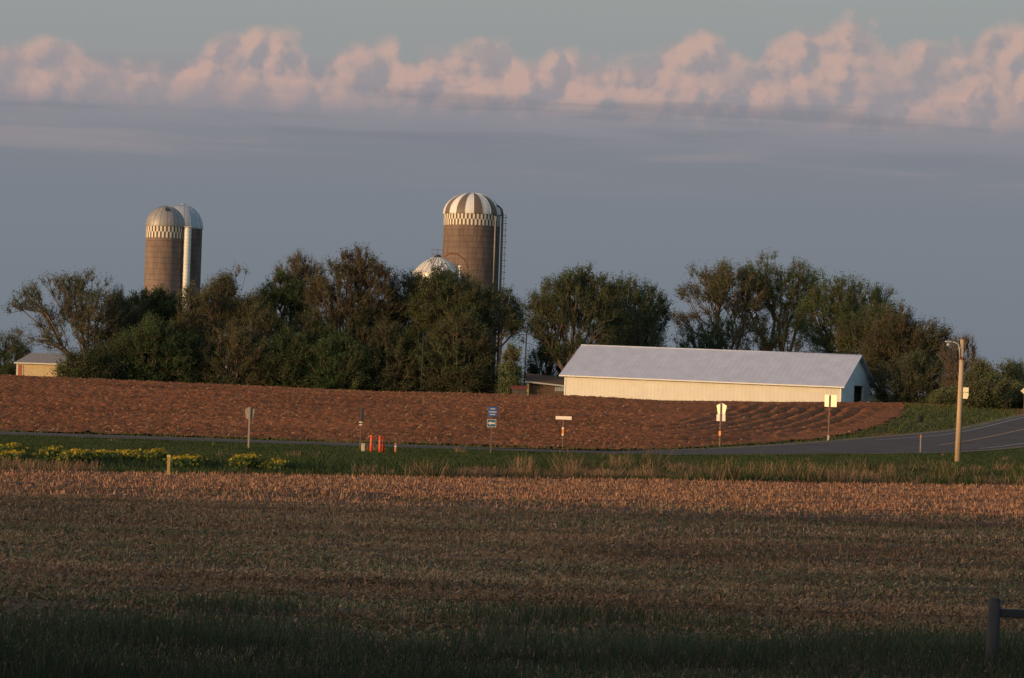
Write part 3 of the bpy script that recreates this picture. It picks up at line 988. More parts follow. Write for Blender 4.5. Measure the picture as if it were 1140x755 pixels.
# between silo and barn
tree("big dark spiky tree at the barn's left end", 628, 332, 579, 702, 303, 412, ('dark', 'olive'), npts=520, lobes=13, dens=1.1, twig=1.4, up=.8, stems=3, trunk_h=3.0, seed=60, group=BB, gap=.1)
tree("dark bush rising behind the low lean-to at the barn's left end", 606, 346, 583, 642, 384, 430, ('dark', 'olive'), name="bush", cat="bush", npts=300, dens=1.0, seed=63, group=BB)
tree("pointed green tree behind the left part of the barn roof", 706, 346, 662, 744, 315, 395, ('green', 'dark'), npts=330, dens=1.3, up=1.0, seed=21, group=BB)
tree("brown olive bush above the left part of the barn ridge", 695, 338, 652, 748, 344, 410, ('brown', 'olive'), name="bush", cat="bush", npts=330, dens=1.1, seed=22, group=BB)
tree("low green bush above the barn ridge between two tree groups", 778, 352, 736, 832, 354, 410, ('green', 'dark'), name="bush", cat="bush", npts=300, dens=1.1, seed=23, group=BB)
tree("wide sparse olive tree, left one of the tall pair behind the barn", 806, 358, 742, 858, 289, 385, ('olive', 'brown'), npts=420, lobes=12, dens=.9, twig=1.2, stems=3, trunk_h=6.0, seed=24, group=BB, gap=.36, spread=.25)
tree("tallest airy tree with bare lower limbs behind the barn's middle", 862, 361, 812, 912, 286, 368, ('olive', 'green'), npts=420, lobes=11, dens=.9, stems=4, trunk_h=6.0, seed=25, group=BB, gap=.34, spread=.2)
tree("full bright green tree behind the right part of the barn roof", 938, 352, 882, 988, 311, 405, ('green', 'olive'), npts=480, lobes=12, dens=1.2, seed=26, group=BB)
tree("dark brush between the airy tree and the barn ridge", 868, 345, 800, 910, 356, 412, ('dark', 'brown'), name="bush", cat="bush", npts=300, dens=1.0, seed=41, group=BB)
tree("brownish tree directly behind the barn's gable peak", 966, 338, 930, 1012, 345, 420, ('brown', 'green'), npts=320, dens=1.1, seed=27, group=BB)
tree("large dark rusty tree right of the barn's open doorway", 1010, 322, 958, 1057, 350, 440, ('rust', 'dark', 'brown'), npts=520, lobes=12, dens=1.3, seed=28, group=BB)
tree("low dark brush at the foot of the large rusty tree", 1008, 312, 972, 1062, 398, 448, ('dark', 'brown'), name="bush", cat="bush", npts=300, dens=1.3, seed=29, group=RB)
# right brush
tree("bare thin sapling behind the wooden light pole", 1066, 262, 1046, 1092, 376, 440, 'grey', npts=170, dens=.10, twig=1.8, up=1.0, seed=30, group=RB, leaf=.1)
tree("pale green weedy bush left of the wooden light pole's foot", 1048, 250, 1036, 1066, 438, 456, 'pale', name="bush", cat="bush", npts=90, dens=1.0, seed=31, group=RB, leaf=.1)
tree("brown twiggy bush right of the sign on the light pole", 1092, 256, 1070, 1116, 410, 448, ('grey', 'pale'), name="bush", cat="bush", npts=230, dens=.7, twig=1.6, up=.8, seed=32, group=RB, leaf=.12)
tree("rounded rusty olive bush beside the road bend", 1096, 236, 1072, 1120, 432, 462, ('pale', 'olive', 'rust'), name="bush", cat="bush", npts=240, dens=1.3, seed=33, group=RB, leaf=.11)
tree("olive bush at the right edge, nearest to the road bend", 1128, 240, 1108, 1156, 434, 460, ('olive', 'pale'), name="bush", cat="bush", npts=230, dens=1.2, seed=34, group=RB, leaf=.11)
tree("tall green bush at the right photo edge", 1130, 268, 1102, 1170, 410, 448, ('pale', 'olive'), name="bush", cat="bush", npts=260, dens=1.2, seed=35, group=RB, leaf=.13)

# ------------------------------------------------------------------ silos
def place_top(px, py, Y, zbase):
    return at(px, py, Y).z - zbase


def lathe_uv(name, radius, z0, z1, m, parent, seg=64):
    """cylinder with a map in metres round and up"""
    nz = 2
    V = [(radius * math.cos(2 * math.pi * k / seg), radius * math.sin(2 * math.pi * k / seg), z0 + (z1 - z0) * j) for j in range(nz) for k in range(seg)]
    F = np.array([(k, (k + 1) % seg, seg + (k + 1) % seg, seg + k) for k in range(seg)])
    o = raw_mesh(name, np.array(V), F, m, parent, smooth=True)
    uv = o.data.uv_layers.new(name="UVMap")
    c = 2 * math.pi * radius / seg
    for k in range(seg):
        for q, (a, b) in enumerate(((k, z0), (k + 1, z0), (k + 1, z1), (k, z1))):
            uv.data[k * 4 + q].uv = (a * c, b)
    return o


def silo(label, px, Y, halfpx, rim_py, band_py, dome_top, body_m, dome, band=True, gores=20, rot=0.0):
    g, _ = stand(px, Y)
    ppm = FPX / Y
    # the axis leans with the camera roll: find x at the rim
    ax = at(px, rim_py, Y).x
    g = Vector((ax, Y, h1(ax, Y)))
    r = halfpx / ppm
    zr = at(px, rim_py, Y).z - g.z; zb = at(px, band_py, Y).z - g.z; zt = at(px, dome_top, Y).z - g.z
    root = thing("silo", label, "silo", g, rot, "tall farm silos")
    lathe_uv("body", r, -.4, zb if band else zr, body_m, root)
    if band:
        nst = int(2 * math.pi * r / .26) // 2 * 2
        zm = (zb + zr) / 2
        b = MB(); b.lathe([(r + .012, zb), (r + .012, zm), (r + .012, zr)], nst, mi=lambda k, j: (k + j) % 2, smooth=False)
        b.build("checker_band", [M['stave_white'], M['stave_dark']], root)
    hd = zt - zr
    prof = [(r * 1.025, zr - .06), (r * 1.03, zr)] + [(r * 1.03 * math.cos(a), zr + hd * math.sin(a)) for a in np.linspace(.09, math.pi / 2 - .06, 10)] + [(.12, zt + .12), (.01, zt + .13)]
    seg = gores * 3
    b = MB()
    if isinstance(dome, list):
        b.lathe(prof, seg, mi=lambda k, j: (k // 3) % 2)
    else:
        b.lathe(prof, seg)
    dm = b.build("dome", dome, root)
    b = MB(); b.path([(rr + .02, 0, z + .01) for rr, z in prof[1:-2]], .018, 4)
    rib = b.build("dome_rib", dome if not isinstance(dome, list) else M['dome_white'], dm)
    for k in range(1, gores):
        c = rib.copy(); COL.objects.link(c); c.parent = dm; c.rotation_euler = (0, 0, 2 * math.pi * k / gores)
    root["dome_name"] = dm.name
    return root, r, zr, zt, ppm


# left pair
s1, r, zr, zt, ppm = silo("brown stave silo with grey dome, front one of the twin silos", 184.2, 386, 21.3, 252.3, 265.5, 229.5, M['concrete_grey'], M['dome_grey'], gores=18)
# small hatch on the dome
b = MB(); b.box((.35, -r * .62, zr + (zt - zr) * .80), (.5, .35, .6), rot=Matrix.Rotation(R(-40), 3, 'X'), bevel=.03)
b.build("dome_hatch", M['dark_pipe'], bpy.data.objects[s1["dome_name"]])
# unloading chute: half round, with a lit face, standing against the right flank
cp = at(207.8, 290, 385).x - s1.location.x
b = MB(); b.lathe([(.5, -.2), (.5, zr - .05)], 20)
ch = b.build("chute", M['chute'], s1); ch.location = (cp, -.9, 0)
b = MB(); b.box((0, 0, 0), (1.05, 1.05, .12), bevel=.02)
cc = b.build("chute_cap", M['galv'], ch); cc.location = (0, 0, zr)
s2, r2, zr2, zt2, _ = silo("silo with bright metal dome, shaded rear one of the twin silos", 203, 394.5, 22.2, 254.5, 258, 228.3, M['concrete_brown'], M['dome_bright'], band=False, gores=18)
b = MB(); b.lathe([(.45, 0), (.4, .1), (.05, .2)], 16); v = b.build("dome_vent", M['dome_bright'], bpy.data.objects[s2["dome_name"]]); v.location = (0, 0, zt2)

# right silo
s3, r, zr, zt, ppm = silo("biggest silo with brown and white striped dome and white checker band", 525.8, 374, 31.6, 239, 252, 215, M['concrete_brown'], [M['dome_white'], M['dome_brown']], gores=20, rot=R(4))
inv = Matrix.Rotation(-R(4), 4, 'Z')


def on3(px, dy, z0, z1, rad, name, m, seg=8):
    x = at(px, 270, 374).x - s3.location.x
    a = inv @ Vector((x, dy, z0)); c = inv @ Vector((x, dy, z1))
    b = MB(); b.tube(a, c, rad, seg=seg); return b.build(name, m, s3), x


on3(551, -r * .78, zr - 9.0, zr - .3, .10, "light_pipe", M['grey_pipe'])
_, lx = on3(558.4, -r * .45, .0, zr + .2, .13, "fill_pipe", M['dark_pipe'])
# gooseneck from fill pipe to dome
b = MB()
b.path([inv @ Vector(p) for p in [(lx, -r * .45, zr + .2), (lx - .1, -r * .43, zr + .7), (lx - .5, -r * .38, zr + 1.1), (lx - 1.0, -r * .32, zr + 1.25)]], .12, 8)
b.build("fill_spout", M['dark_pipe'], s3)
# caged ladder outside the pipe
b = MB()
lx2 = lx + .30
for dx in (-.17, .17):
    b.tube(inv @ Vector((lx2 + dx, -r * .42, .3)), inv @ Vector((lx2 + dx, -r * .42, zr + .2)), .03, seg=5)
z = .5
while z < zr:
    b.tube(inv @ Vector((lx2 - .17, -r * .42, z)), inv @ Vector((lx2 + .17, -r * .42, z)), .02, seg=4); z += .35
z = 2.5
while z < zr:
    pts = [inv @ Vector((lx2 + .05 + .30 * math.cos(t), -r * .42 - .05 + .36 * math.sin(t), z)) for t in np.linspace(-math.pi * .9, math.pi * .45, 7)]
    b.path(pts, .022, 4); z += .8
b.build("ladder", M['dark_pipe'], s3)

# rusty curved spout and platform rail between bin and silo
t = thing("filler_spout", "thin rusty curved spout arching between grain bin and striped silo", "pipe", at(493, 300, 364).xy.to_3d(), 0)
t.location.z = h1(t.location.x, t.location.y)
b = MB()
pp = [(494, 302), (494, 290), (496, 284.5), (502, 282), (509, 283), (515, 287), (519, 293), (521, 299)]
b.path([at(x, y, 364) - t.location for x, y in pp], .09, 7)
q = at(494, 302, 364) - t.location
b.tube((q.x - .1, 0, 0), q, .09, seg=7)
b.build("arched_pipe", M['rust'], t)
b = MB()
for y in (278, 283):
    a, c = at(481, y, 364) - t.location, at(494, y + .4, 364) - t.location
    b.tube(a, c, .03, seg=5)
for x in (481, 487, 494):
    a, c = at(x, 277.5, 364) - t.location, at(x, 289, 364) - t.location
    b.tube(a, c, .03, seg=5)
b.build("platform_rail", M['rust'], t)

# grain bin
gb, _ = stand(487, 354)
gx_ = at(487, 303, 354).x
root = thing("grain_bin", "white ribbed cone roof grain bin in front of the striped silo", "grain bin", Vector((gx_, 354, h1(gx_, 354))))
ppm = FPX / 354; rb = 26.5 / ppm
ze = at(487, 304, 354).z - root.location.z; zt = at(487, 286.5, 354).z - root.location.z
b = MB(); b.lathe([(rb, -.3), (rb, ze)], 48); b.build("bin_wall", M['bin_steel'], root)
b = MB(); b.lathe([(rb * 1.03, ze - .08), (rb * .62, ze + (zt - ze) * .60), (rb * .25, ze + (zt - ze) * .92), (.45, zt)], 48); br_ = b.build("roof", M['bin_roof'], root)
b = MB()
if True:
    b.path([(q, 0, z) for q, z in ((rb * 1.03, ze - .03), (rb * .62, ze + (zt - ze) * .60 + .05), (rb * .25, ze + (zt - ze) * .92 + .04), (.45, zt + .03))], .045, 4)
rib = b.build("roof_rib", M['bin_roof'], br_)
for k in range(1, 24):
    c = rib.copy(); COL.objects.link(c); c.parent = br_; c.rotation_euler = (0, 0, 2 * math.pi * k / 24)
b = MB(); b.lathe([(.45, zt - .05), (.45, zt + .16), (.52, zt + .16), (.05, zt + .34)], 16); b.build("roof_cap", M['dark_pipe'], br_)
b = MB(); v = at(512, 297, 351.5) - root.location
b.lathe([(.02, -.22), (.18, -.15), (.24, 0), (.18, .15), (.02, .22)], 12); k = b.build("roof_vent", M['bin_roof'], root); k.location = v
b = MB(); b.tube((v.x, v.y, v.z - 1.2), (v.x, v.y, v.z - .15), .05, seg=6); b.build("vent_pipe", M['galv'], root)

# ------------------------------------------------------------------ barn
AL = R(-24)
d = Vector((math.cos(AL), math.sin(AL), 0)); nrm = Vector((-math.sin(AL), math.cos(AL), 0))   # along the barn, and away from the camera
RC = at(936.8, 428.4, 305); LC_ = at(629.0, 415.6, 318)
Lb = (RC.xy - LC_.xy).length; Wb = 11.3
base_z = 1.25
org = Vector((LC_.x, LC_.y, base_z))
AL = math.atan2(RC.y - LC_.y, RC.x - LC_.x)
he0, he1 = LC_.z - base_z, RC.z - base_z      # eave heights, left and right: the ridge runs slightly downhill
rise = 3.2
root = thing("barn", "long low white barn with grey metal roof and open end doorway", "barn", org, AL)


def eh(x): return he0 + (he1 - he0) * x / Lb


def slab(corners, thick, name, m, parent, dirv):
    """flat panel from corner points, thickened along dirv"""
    bm_ = MB(); a = [bm_.bm.verts.new(Vector(c)) for c in corners]; b_ = [bm_.bm.verts.new(Vector(c) + Vector(dirv) * thick) for c in corners]
    n = len(a); bm_.bm.faces.new(a); bm_.bm.faces.new(b_[::-1])
    for k in range(n): bm_.bm.faces.new((a[k], b_[k], b_[(k + 1) % n], a[(k + 1) % n]))
    return bm_.build(name, m, parent)


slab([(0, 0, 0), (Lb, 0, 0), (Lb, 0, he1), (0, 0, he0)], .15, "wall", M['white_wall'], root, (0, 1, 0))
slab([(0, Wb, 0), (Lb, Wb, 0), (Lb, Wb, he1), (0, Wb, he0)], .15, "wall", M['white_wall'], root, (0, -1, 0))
slab([(0, .16, 0), (0, Wb - .16, 0), (0, Wb - .16, he0), (0, Wb / 2, he0 + rise - .1), (0, .16, he0)], .15, "gable_wall", M['gable_skylit'], root, (1, 0, 0))
# right gable with a real doorway: pieces round the opening
y0, y1, zd = 4.3, 7.9, 2.75
dn, up_ = he1, he1 + rise - .1
x = Lb
def gz(y): return dn + (up_ - dn) * (1 - abs(y - Wb / 2) / (Wb / 2))
gm = MB()
def piece(pts):
    a = [gm.bm.verts.new((x, p[0], p[1])) for p in pts]; b_ = [gm.bm.verts.new((x - .15, p[0], p[1])) for p in pts]
    n = len(a); gm.bm.faces.new(a); gm.bm.faces.new(b_[::-1])
    for k in range(n): gm.bm.faces.new((a[k], b_[k], b_[(k + 1) % n], a[(k + 1) % n]))
piece([(.16, 0), (y0, 0), (y0, gz(y0)), (.16, gz(.16))])
piece([(y1, 0), (Wb - .16, 0), (Wb - .16, gz(Wb - .16)), (y1, gz(y1))])
piece([(y0, zd), (y1, zd), (y1, gz(y1)), (Wb / 2, gz(Wb / 2)), (y0, gz(y0))])
gw = gm.build("gable_wall", M['gable_skylit'], root)
b = MB()
b.box((x + .05, y0, zd / 2), (.10, .14, zd)); b.box((x + .05, y1, zd / 2), (.10, .14, zd)); b.box((x + .05, (y0 + y1) / 2, zd + .07), (.10, y1 - y0 + .14, .14))
b.build("door_frame", M['trim'], gw)
b = MB(); b.box((x + .10, y1 + 1.1, zd / 2), (.06, 2.0, zd - .1)); b.build("sliding_door", M['gable_skylit'], gw)
b = MB(); b.box((Lb / 2, Wb / 2, .30), (Lb - .4, Wb - .4, .05)); b.build("barn_floor", M['dark_inside'], root)
b = MB(); b.box((Lb - 7.0, Wb / 2, 1.6), (.1, Wb - .5, 2.6)); b.build("inner_partition", M['dark_inside'], root)
ov, oe = .5, .5
sl = rise / (Wb / 2)
slab([(-oe, -ov, he0 - ov * sl), (Lb + oe, -ov, he1 - ov * sl), (Lb + oe, Wb / 2, he1 + rise), (-oe, Wb / 2, he0 + rise)], .09, "roof", M['roof_steel'], root, (0, 0, 1))
slab([(-oe, Wb + ov, he0 - ov * sl), (Lb + oe, Wb + ov, he1 - ov * sl), (Lb + oe, Wb / 2 + .002, he1 + rise), (-oe, Wb / 2 + .002, he0 + rise)], .09, "roof", M['roof_steel'], root, (0, 0, 1))
b = MB(); b.tube((-oe, Wb / 2, he0 + rise + .10), (Lb + oe, Wb / 2, he1 + rise + .10), .07, seg=8); b.build("ridge_cap", M['roof_steel'], root)
slab([(-oe, -ov - .03, he0 - ov * sl - .06), (Lb + oe, -ov - .03, he1 - ov * sl - .06), (Lb + oe, -ov - .03, he1 - ov * sl + .05), (-oe, -ov - .03, he0 - ov * sl + .05)], .03, "fascia", M['trim'], root, (0, -1, 0))
b = MB(); b.box((.06, -.03, he0 / 2), (.16, .05, he0 - .3)); b.build("corner_trim", M['trim'], root)
b = MB(); b.box((Lb - .06, -.03, he1 / 2), (.16, .05, he1 - .3)); b.build("corner_trim", M['trim'], root)

# ------------------------------------------------------------------ cream shed, far left
Y = 352
ppm = FPX / Y
A = at(18.5, 403.5, Y); g0 = h1(A.x, Y) - .2
root = thing("shed", "small cream shed with grey roof and orange door behind the big open tree", "shed", (A.x, Y, g0), R(-2))
w = 74 / ppm; hw = A.z - g0
slab([(0, 0, 0), (w, 0, 0), (w, 0, hw), (0, 0, hw)], .15, "wall", M['cream'], root, (0, 1, 0))
slab([(0, 5, 0), (w, 5, 0), (w, 5, hw), (0, 5, hw)], .15, "wall", M['cream'], root, (0, -1, 0))
slab([(0, .15, 0), (0, 4.85, 0), (0, 4.85, hw), (0, .15, hw)], .15, "wall", M['cream'], root, (1, 0, 0))
slab([(w, .15, 0), (w, 4.85, 0), (w, 4.85, hw), (w, .15, hw)], .15, "wall", M['cream'], root, (-1, 0, 0))
rr = 1.25
b = MB()
pts = [(-.25, -.3, hw), (w + .25, -.3, hw), (w + .25, 5.3, hw), (-.25, 5.3, hw), (1.2, 2.5, hw + rr), (w - 1.2, 2.5, hw + rr)]
vs = [b.bm.verts.new(p) for p in pts]
for f in ((0, 1, 5, 4), (1, 2, 5), (2, 3, 4, 5), (3, 0, 4), (3, 2, 1, 0)): b.bm.faces.new([vs[k] for k in f])
b.build("roof", M['shingle'], root)
b = MB(); b.box((w / 2, -.33, hw - .06), (w + .5, .05, .16)); b.build("fascia", M['trim'], root)
b = MB(); b.box((.48, -.03, (hw - .25) / 2), (.50, .05, hw - .3)); b.build("door", M['shed_door'], root)
b = MB(); b.box((.12, -.04, (hw - .2) / 2), (.20, .06, hw - .25)); b.box((.79, -.035, (hw - .25) / 2), (.08, .05, hw - .3)); b.build("door_frame", M['trim'], root)

# blue-grey shed behind the trees
Y = 368
A = at(214, 398, Y); Bq = at(262, 398, Y); g0 = h1(A.x, Y) - .3
root = thing("machine_shed", "blue grey metal shed half hidden behind the loose twiggy tree", "shed", (A.x, Y, g0), 0)
w = Bq.x - A.x; hw = A.z - g0; rt = at(230, 381, Y + 3).z - g0
slab([(0, 0, 0), (w, 0, 0), (w, 0, hw), (0, 0, hw)], .12, "wall", M['blue_steel'], root, (0, 1, 0))
slab([(0, .12, 0), (0, 6, 0), (0, 6, hw), (0, 3, rt), (0, .12, hw)], .12, "gable_wall", M['blue_steel'], root, (1, 0, 0))
slab([(w, .12, 0), (w, 6, 0), (w, 6, hw), (w, 3, rt), (w, .12, hw)], .12, "gable_wall", M['blue_steel'], root, (-1, 0, 0))
slab([(-.3, -.3, hw - .1), (w + .3, -.3, hw - .1), (w + .3, 3, rt + .1), (-.3, 3, rt + .1)], .06, "roof", M['blue_steel'], root, (0, 0, 1))
slab([(-.3, 6.3, hw - .1), (w + .3, 6.3, hw - .1), (w + .3, 3.002, rt + .1), (-.3, 3.002, rt + .1)], .06, "roof", M['blue_steel'], root, (0, 0, 1))

# low dark shed at barn's left end
Y = 322
A = at(586.5, 425.0, Y); Bq = at(634, 430.5, Y); g0 = h1(A.x, Y) - .3
root = thing("shed", "low dark lean-to with sunlit yellow corner post at the barn's left end", "shed", (A.x, Y, g0), 0)
w = Bq.x - A.x; z0 = A.z - g0; z1 = Bq.z - g0
slab([(.3, .6, 0), (w, .6, 0), (w, .6, z1 - .1), (.3, .6, z0 - .15)], .1, "wall", M['brown_wall'], root, (0, 1, 0))
slab([(.3, .7, 0), (.3, 4, 0), (.3, 4, z0 + .3), (.3, .7, z0 - .15)], .1, "wall", M['brown_wall'], root, (1, 0, 0))
slab([(-.1, -.2, z0), (w, -.2, z1), (w, 4.3, z1 + .9), (-.1, 4.3, z0 + .9)], .08, "roof", M['brown_wall'], root, (0, 0, 1))
slab([(-.1, -.24, z0 - .08), (w, -.24, z1 - .08), (w, -.24, z1 + .09), (-.1, -.24, z0 + .09)], .03, "fascia", M['galv'], root, (0, -1, 0))
b = MB(); b.box((.14, 0, (z0 - .05) / 2), (.26, .16, z0 - .05)); b.build("corner_post", M['yellow_post'], root)
b = MB(); b.box((w - .9, .52, z1 * .82), (1.5, .06, .5)); b.build("blue_panel", M['blue_steel'], root)

# little hut with red roof
Y = 317
A = at(570, 433, Y); Bq = at(586, 433, Y); g0 = h1(A.x, Y) - .3
root = thing("hut", "tiny grey hut with dull red roof right of the pale narrow bush", "hut", (A.x, Y, g0), 0)
w = Bq.x - A.x; hw = A.z - g0
b = MB(); b.box((w / 2, .8, hw / 2), (w, 1.6, hw), bevel=.02); b.build("wall", M['old_wood'], root)
slab([(-.1, -.1, hw + .003), (w + .1, -.1, hw + .003), (w + .1, 1.7, hw + .3), (-.1, 1.7, hw + .3)], .08, "roof", M['red_paint'], root, (0, 0, 1))
b = MB(); b.box((w * .3, -.02, hw * .42), (.5, .05, hw * .8)); b.build("door", M['brown_wall'], root)

# ------------------------------------------------------------------ poles, signs, posts
def seat(px, py, name, label, cat, rz=0.0, group=None):
    p = ground(px, py)
    return thing(name, label, cat, p, rz, group), p, FPX / p.y


RS = "road signs by the junction"
# wooden pole with lamp
root, p, ppm = seat(1066, 514.5, "light_pole", "wooden pole with a short lamp arm beside the road bend", "light pole")
hh = at(1069.5, 378, p.y).z - p.z
lx = 0.06
b = MB(); b.tube((0, 0, -.3), (lx, 0, hh), .155, .105, 14); b.build("pole", M['wood_pole'], root)
za = at(1066, 382, p.y).z - p.z
xl = at(1056, 381, p.y).x - p.x
b = MB(); b.path([(-.06, -.12, za - .75), (-.09, -.13, za - .3), (-.16, -.13, za - .06), (-.3, -.13, za + .02), (xl + .1, -.13, za + .05)], .035, 7)
b.build("lamp_arm", M['galv'], root)
b = MB(); b.box((xl - .02, -.13, za + .05), (.34, .15, .10), bevel=.03); b.tube((xl - .02, -.13, za - .02), (xl - .02, -.13, za - .16), .07, .10, 12); b.build("lamp_head", M['galv'], root)
b = MB(); b.box((lx * .85, -.12, za - .75), (.07, .05, .16)); b.tube((lx * .8, 0, za - .80), (lx * .8, 0, za - .70), .128, seg=14); b.build("bracket", M['rust'], root)

# small two-plate sign at the pole
c0 = at(1075.2, 437.5, p.y - .40)
o = thing("road_sign", "two small pale plates on the right side of the wooden pole", "sign", Vector((c0.x, c0.y, c0.z)), R(-15), RS)
ppm = FPX / (p.y - .40)
b = MB(); b.box((0, 0, 3.4 / ppm), (6.2 / ppm, .02, 5.4 / ppm), bevel=.004); b.build("plate", M['alu_sunlit'], o)
sh = [(-3 / ppm, -6.5 / ppm), (2 / ppm, -6.5 / ppm), (3.3 / ppm, -2.0 / ppm), (2.6 / ppm, .2 / ppm), (-3 / ppm, .2 / ppm)]
b = MB(); b.prism(sh, -.01, .01); b.build("plate", M['alu_sunlit'], o)
b = MB(); b.tube((0, .02, 0), (-.22, .36, 0), .022, seg=6); b.build("bracket", M['galv'], o)


def penta(w, h):
    """five-sided county shield seen from behind, point up"""
    return [(-w * .34, -h / 2), (w * .34, -h / 2), (w * .5, h * .27), (w * .26, h * .40), (0, h / 2), (-w * .26, h * .40), (-w * .5, h * .27)]


def post_sign(px, py, top, label, posts_m, rz=0.0, name="road_sign", cat="sign", halfw=.03, group=RS):
    root, p, ppm = seat(px, py, name, label, cat, rz, group)
    b = MB(); zt = at(px, top, p.y).z - p.z
    # channel post: web and two flanges
    b.box((0, -.02, zt / 2 - .1), (halfw * 2, .012, zt + .2)); b.box((-halfw, -.0, zt / 2 - .1), (.012, .05, zt + .2)); b.box((halfw, -.0, zt / 2 - .1), (.012, .05, zt + .2))
    b.build("post", posts_m, root)
    zz = lambda y: at(px, y, p.y).z - p.z
    return root, p, ppm, zz


# dull county sign, left
root, p, ppm, zz = post_sign(276.5, 499, 453.2, "dull grey five-sided sign on a thin post, left of the orange posts", M['alu_dull'])
dx = at(274.6, 459.5, p.y).x - p.x
b = MB(); b.prism(penta(11.2 / ppm, 13.4 / ppm), .045, .06); o = b.build("plate", M['alu_dull'], root); o.location = (0.0, 0, zz(459.6))

# edge-on dark sign
root, p, ppm, zz = post_sign(400.8, 500, 455, "dark sign turned edge-on left of the orange posts", M['sign_post'])
b = MB(); b.box((0.04, .05, zz(461.5)), (3.3 / ppm, .5, 15.5 / ppm), rot=Matrix.Rotation(R(4), 3, 'Z'), bevel=.01); b.build("plate", M['sign_dark'], root)
for y, hh in ((470.0, 1.6), (473.0, 1.3)):
    b = MB(); b.box((-.01, -.05, zz(y)), (3.4 / ppm, .02, hh / ppm)); b.build("reflector", M['sign_white'], root)
# small pale marker
root, p, ppm = seat(404.2, 503, "marker_post", "short pale marker block right of the edge-on sign", "marker post")
b = MB(); b.box((0, 0, 4.2 / ppm), (4 / ppm, .10, 8.6 / ppm), bevel=.015); b.build("marker_body", M['marker_white'], root)
b = MB(); b.box((0, 0, 8.9 / ppm), (4.5 / ppm, .12, .03), bevel=.006); b.build("cap", M['marker_white'], root)

# orange utility markers
def orange_post(px, base, top, w, m, label, tilt=0.0):
    root, p, ppm = seat(px, base, "utility_marker", label, "utility marker", 0, "orange utility markers in the grass")
    z = at(px, top, p.y).z - p.z
    q = Matrix.Rotation(tilt, 3, 'Y')
    b = MB(); b.tube(q @ Vector((0, 0, -.1)), q @ Vector((0, 0, z)), w / ppm / 2, w / ppm / 2 * .94, 12); b.build("tube", m, root)
    b = MB(); b.tube(q @ Vector((0, 0, z + .001)), q @ Vector((0, 0, z + .05)), w / ppm / 2 * 1.02, w / ppm / 2 * .5, 12); b.build("cap", m, root)
    b = MB(); b.tube(q @ Vector((0, 0, z * .62)), q @ Vector((0, 0, z * .80)), w / ppm / 2 * 1.03, seg=12); b.build("band", M['pink_orange'] if m is M['orange'] else M['sign_white'], root)


orange_post(413.2, 503.5, 485.5, 3.4, M['orange'], "left orange marker post, standing apart from the close pair")
orange_post(422.9, 504, 486.5, 3.2, M['orange'], "left post of the close orange pair", R(-1))
orange_post(426.6, 504, 487.5, 3.2, M['orange'], "right post of the close orange pair", R(1))
orange_post(440.4, 504, 494.5, 2.8, M['pink_orange'], "shortest faded orange marker post, rightmost of the four")

# blue sign pair with arrow
root, p, ppm, zz = post_sign(546.2, 505, 452.5, "two blue panels with white lettering and arrow on a brown post", M['sign_post'])
w = 10.2 / ppm
b = MB(); b.box((.03, -.06, zz(458.3)), (w, .02, 11.0 / ppm), bevel=.006); pb = b.build("plate", M['sign_blue'], root)
b = MB(); b.box((.0, -.06, zz(471.2)), (w * .98, .02, 8.8 / ppm), bevel=.006); pt = b.build("plate", M['sign_teal'], root)
b = MB()
for y, wd in ((455.2, .55), (458.6, .85), (461.5, .6)):
    n = 6
    for k in range(n):
        b.box((.03 - w * wd / 2 + w * wd * (k + .5) / n, -.074, zz(y)), (w * wd / n * .72, .006, .045))
b.build("lettering", M['sign_white'], pb)
b = MB()
zc = zz(471.2)
b.prism([(-w * .40, zc), (-w * .12, zc + .085), (-w * .12, zc + .04), (w * .38, zc + .035), (w * .38, zc - .035), (-w * .12, zc - .04), (-w * .12, zc - .085)], -.080, -.072)
b.build("arrow", M['sign_white'], pt)
b = MB()
hz = 8.8 / ppm / 2
for s in (-1, 1):
    b.box((0, -.073, zc + s * (hz - .012)), (w * .98, .005, .016)); b.box((s * (w * .49 - .008), -.0735, zc), (.016, .005, hz * 2 - .03))
b.build("border", M['sign_white'], pt)

# white street-name sign
root, p, ppm, zz = post_sign(626.3, 500, 463, "long narrow white sign over an orange reflector on a thin post", M['sign_post'], R(-18), halfw=.02)
b = MB(); b.box((.02, -.05, zz(465.3)), (18.6 / ppm, .02, 3.8 / ppm), bevel=.005); b.build("plate", M['sign_white'], root)
b = MB(); b.box((0, -.05, zz(480.4)), (2.3 / ppm, .02, 9.5 / ppm)); rf = b.build("reflector", M['amber'], root)
for y in (476.8, 484.0):
    b = MB(); b.tube((0, -.064, zz(y)), (0, -.075, zz(y)), 1.2 / ppm, seg=10); b.build("reflector_disc", M['sign_white'], rf)

# bright county sign
root, p, ppm, zz = post_sign(801.2, 498, 449, "bright five-sided sign above a smaller square plate in front of the barn", M['sign_post'], R(-30))
b = MB(); b.prism(penta(12.6 / ppm, 12.6 / ppm), .042, .06); o = b.build("plate", M['alu_sunlit'], root); o.location = (0.02, 0, zz(455.0))
b = MB(); b.box((0.0, .05, zz(465.2)), (11.0 / ppm, .018, 7.4 / ppm), bevel=.004); b.build("plate", M['sign_white'], root)
b = MB(); b.box((0, -.04, zz(482.5)), (2.6 / ppm, .015, 5.0 / ppm), bevel=.004); b.build("reflector", M['amber'], root)

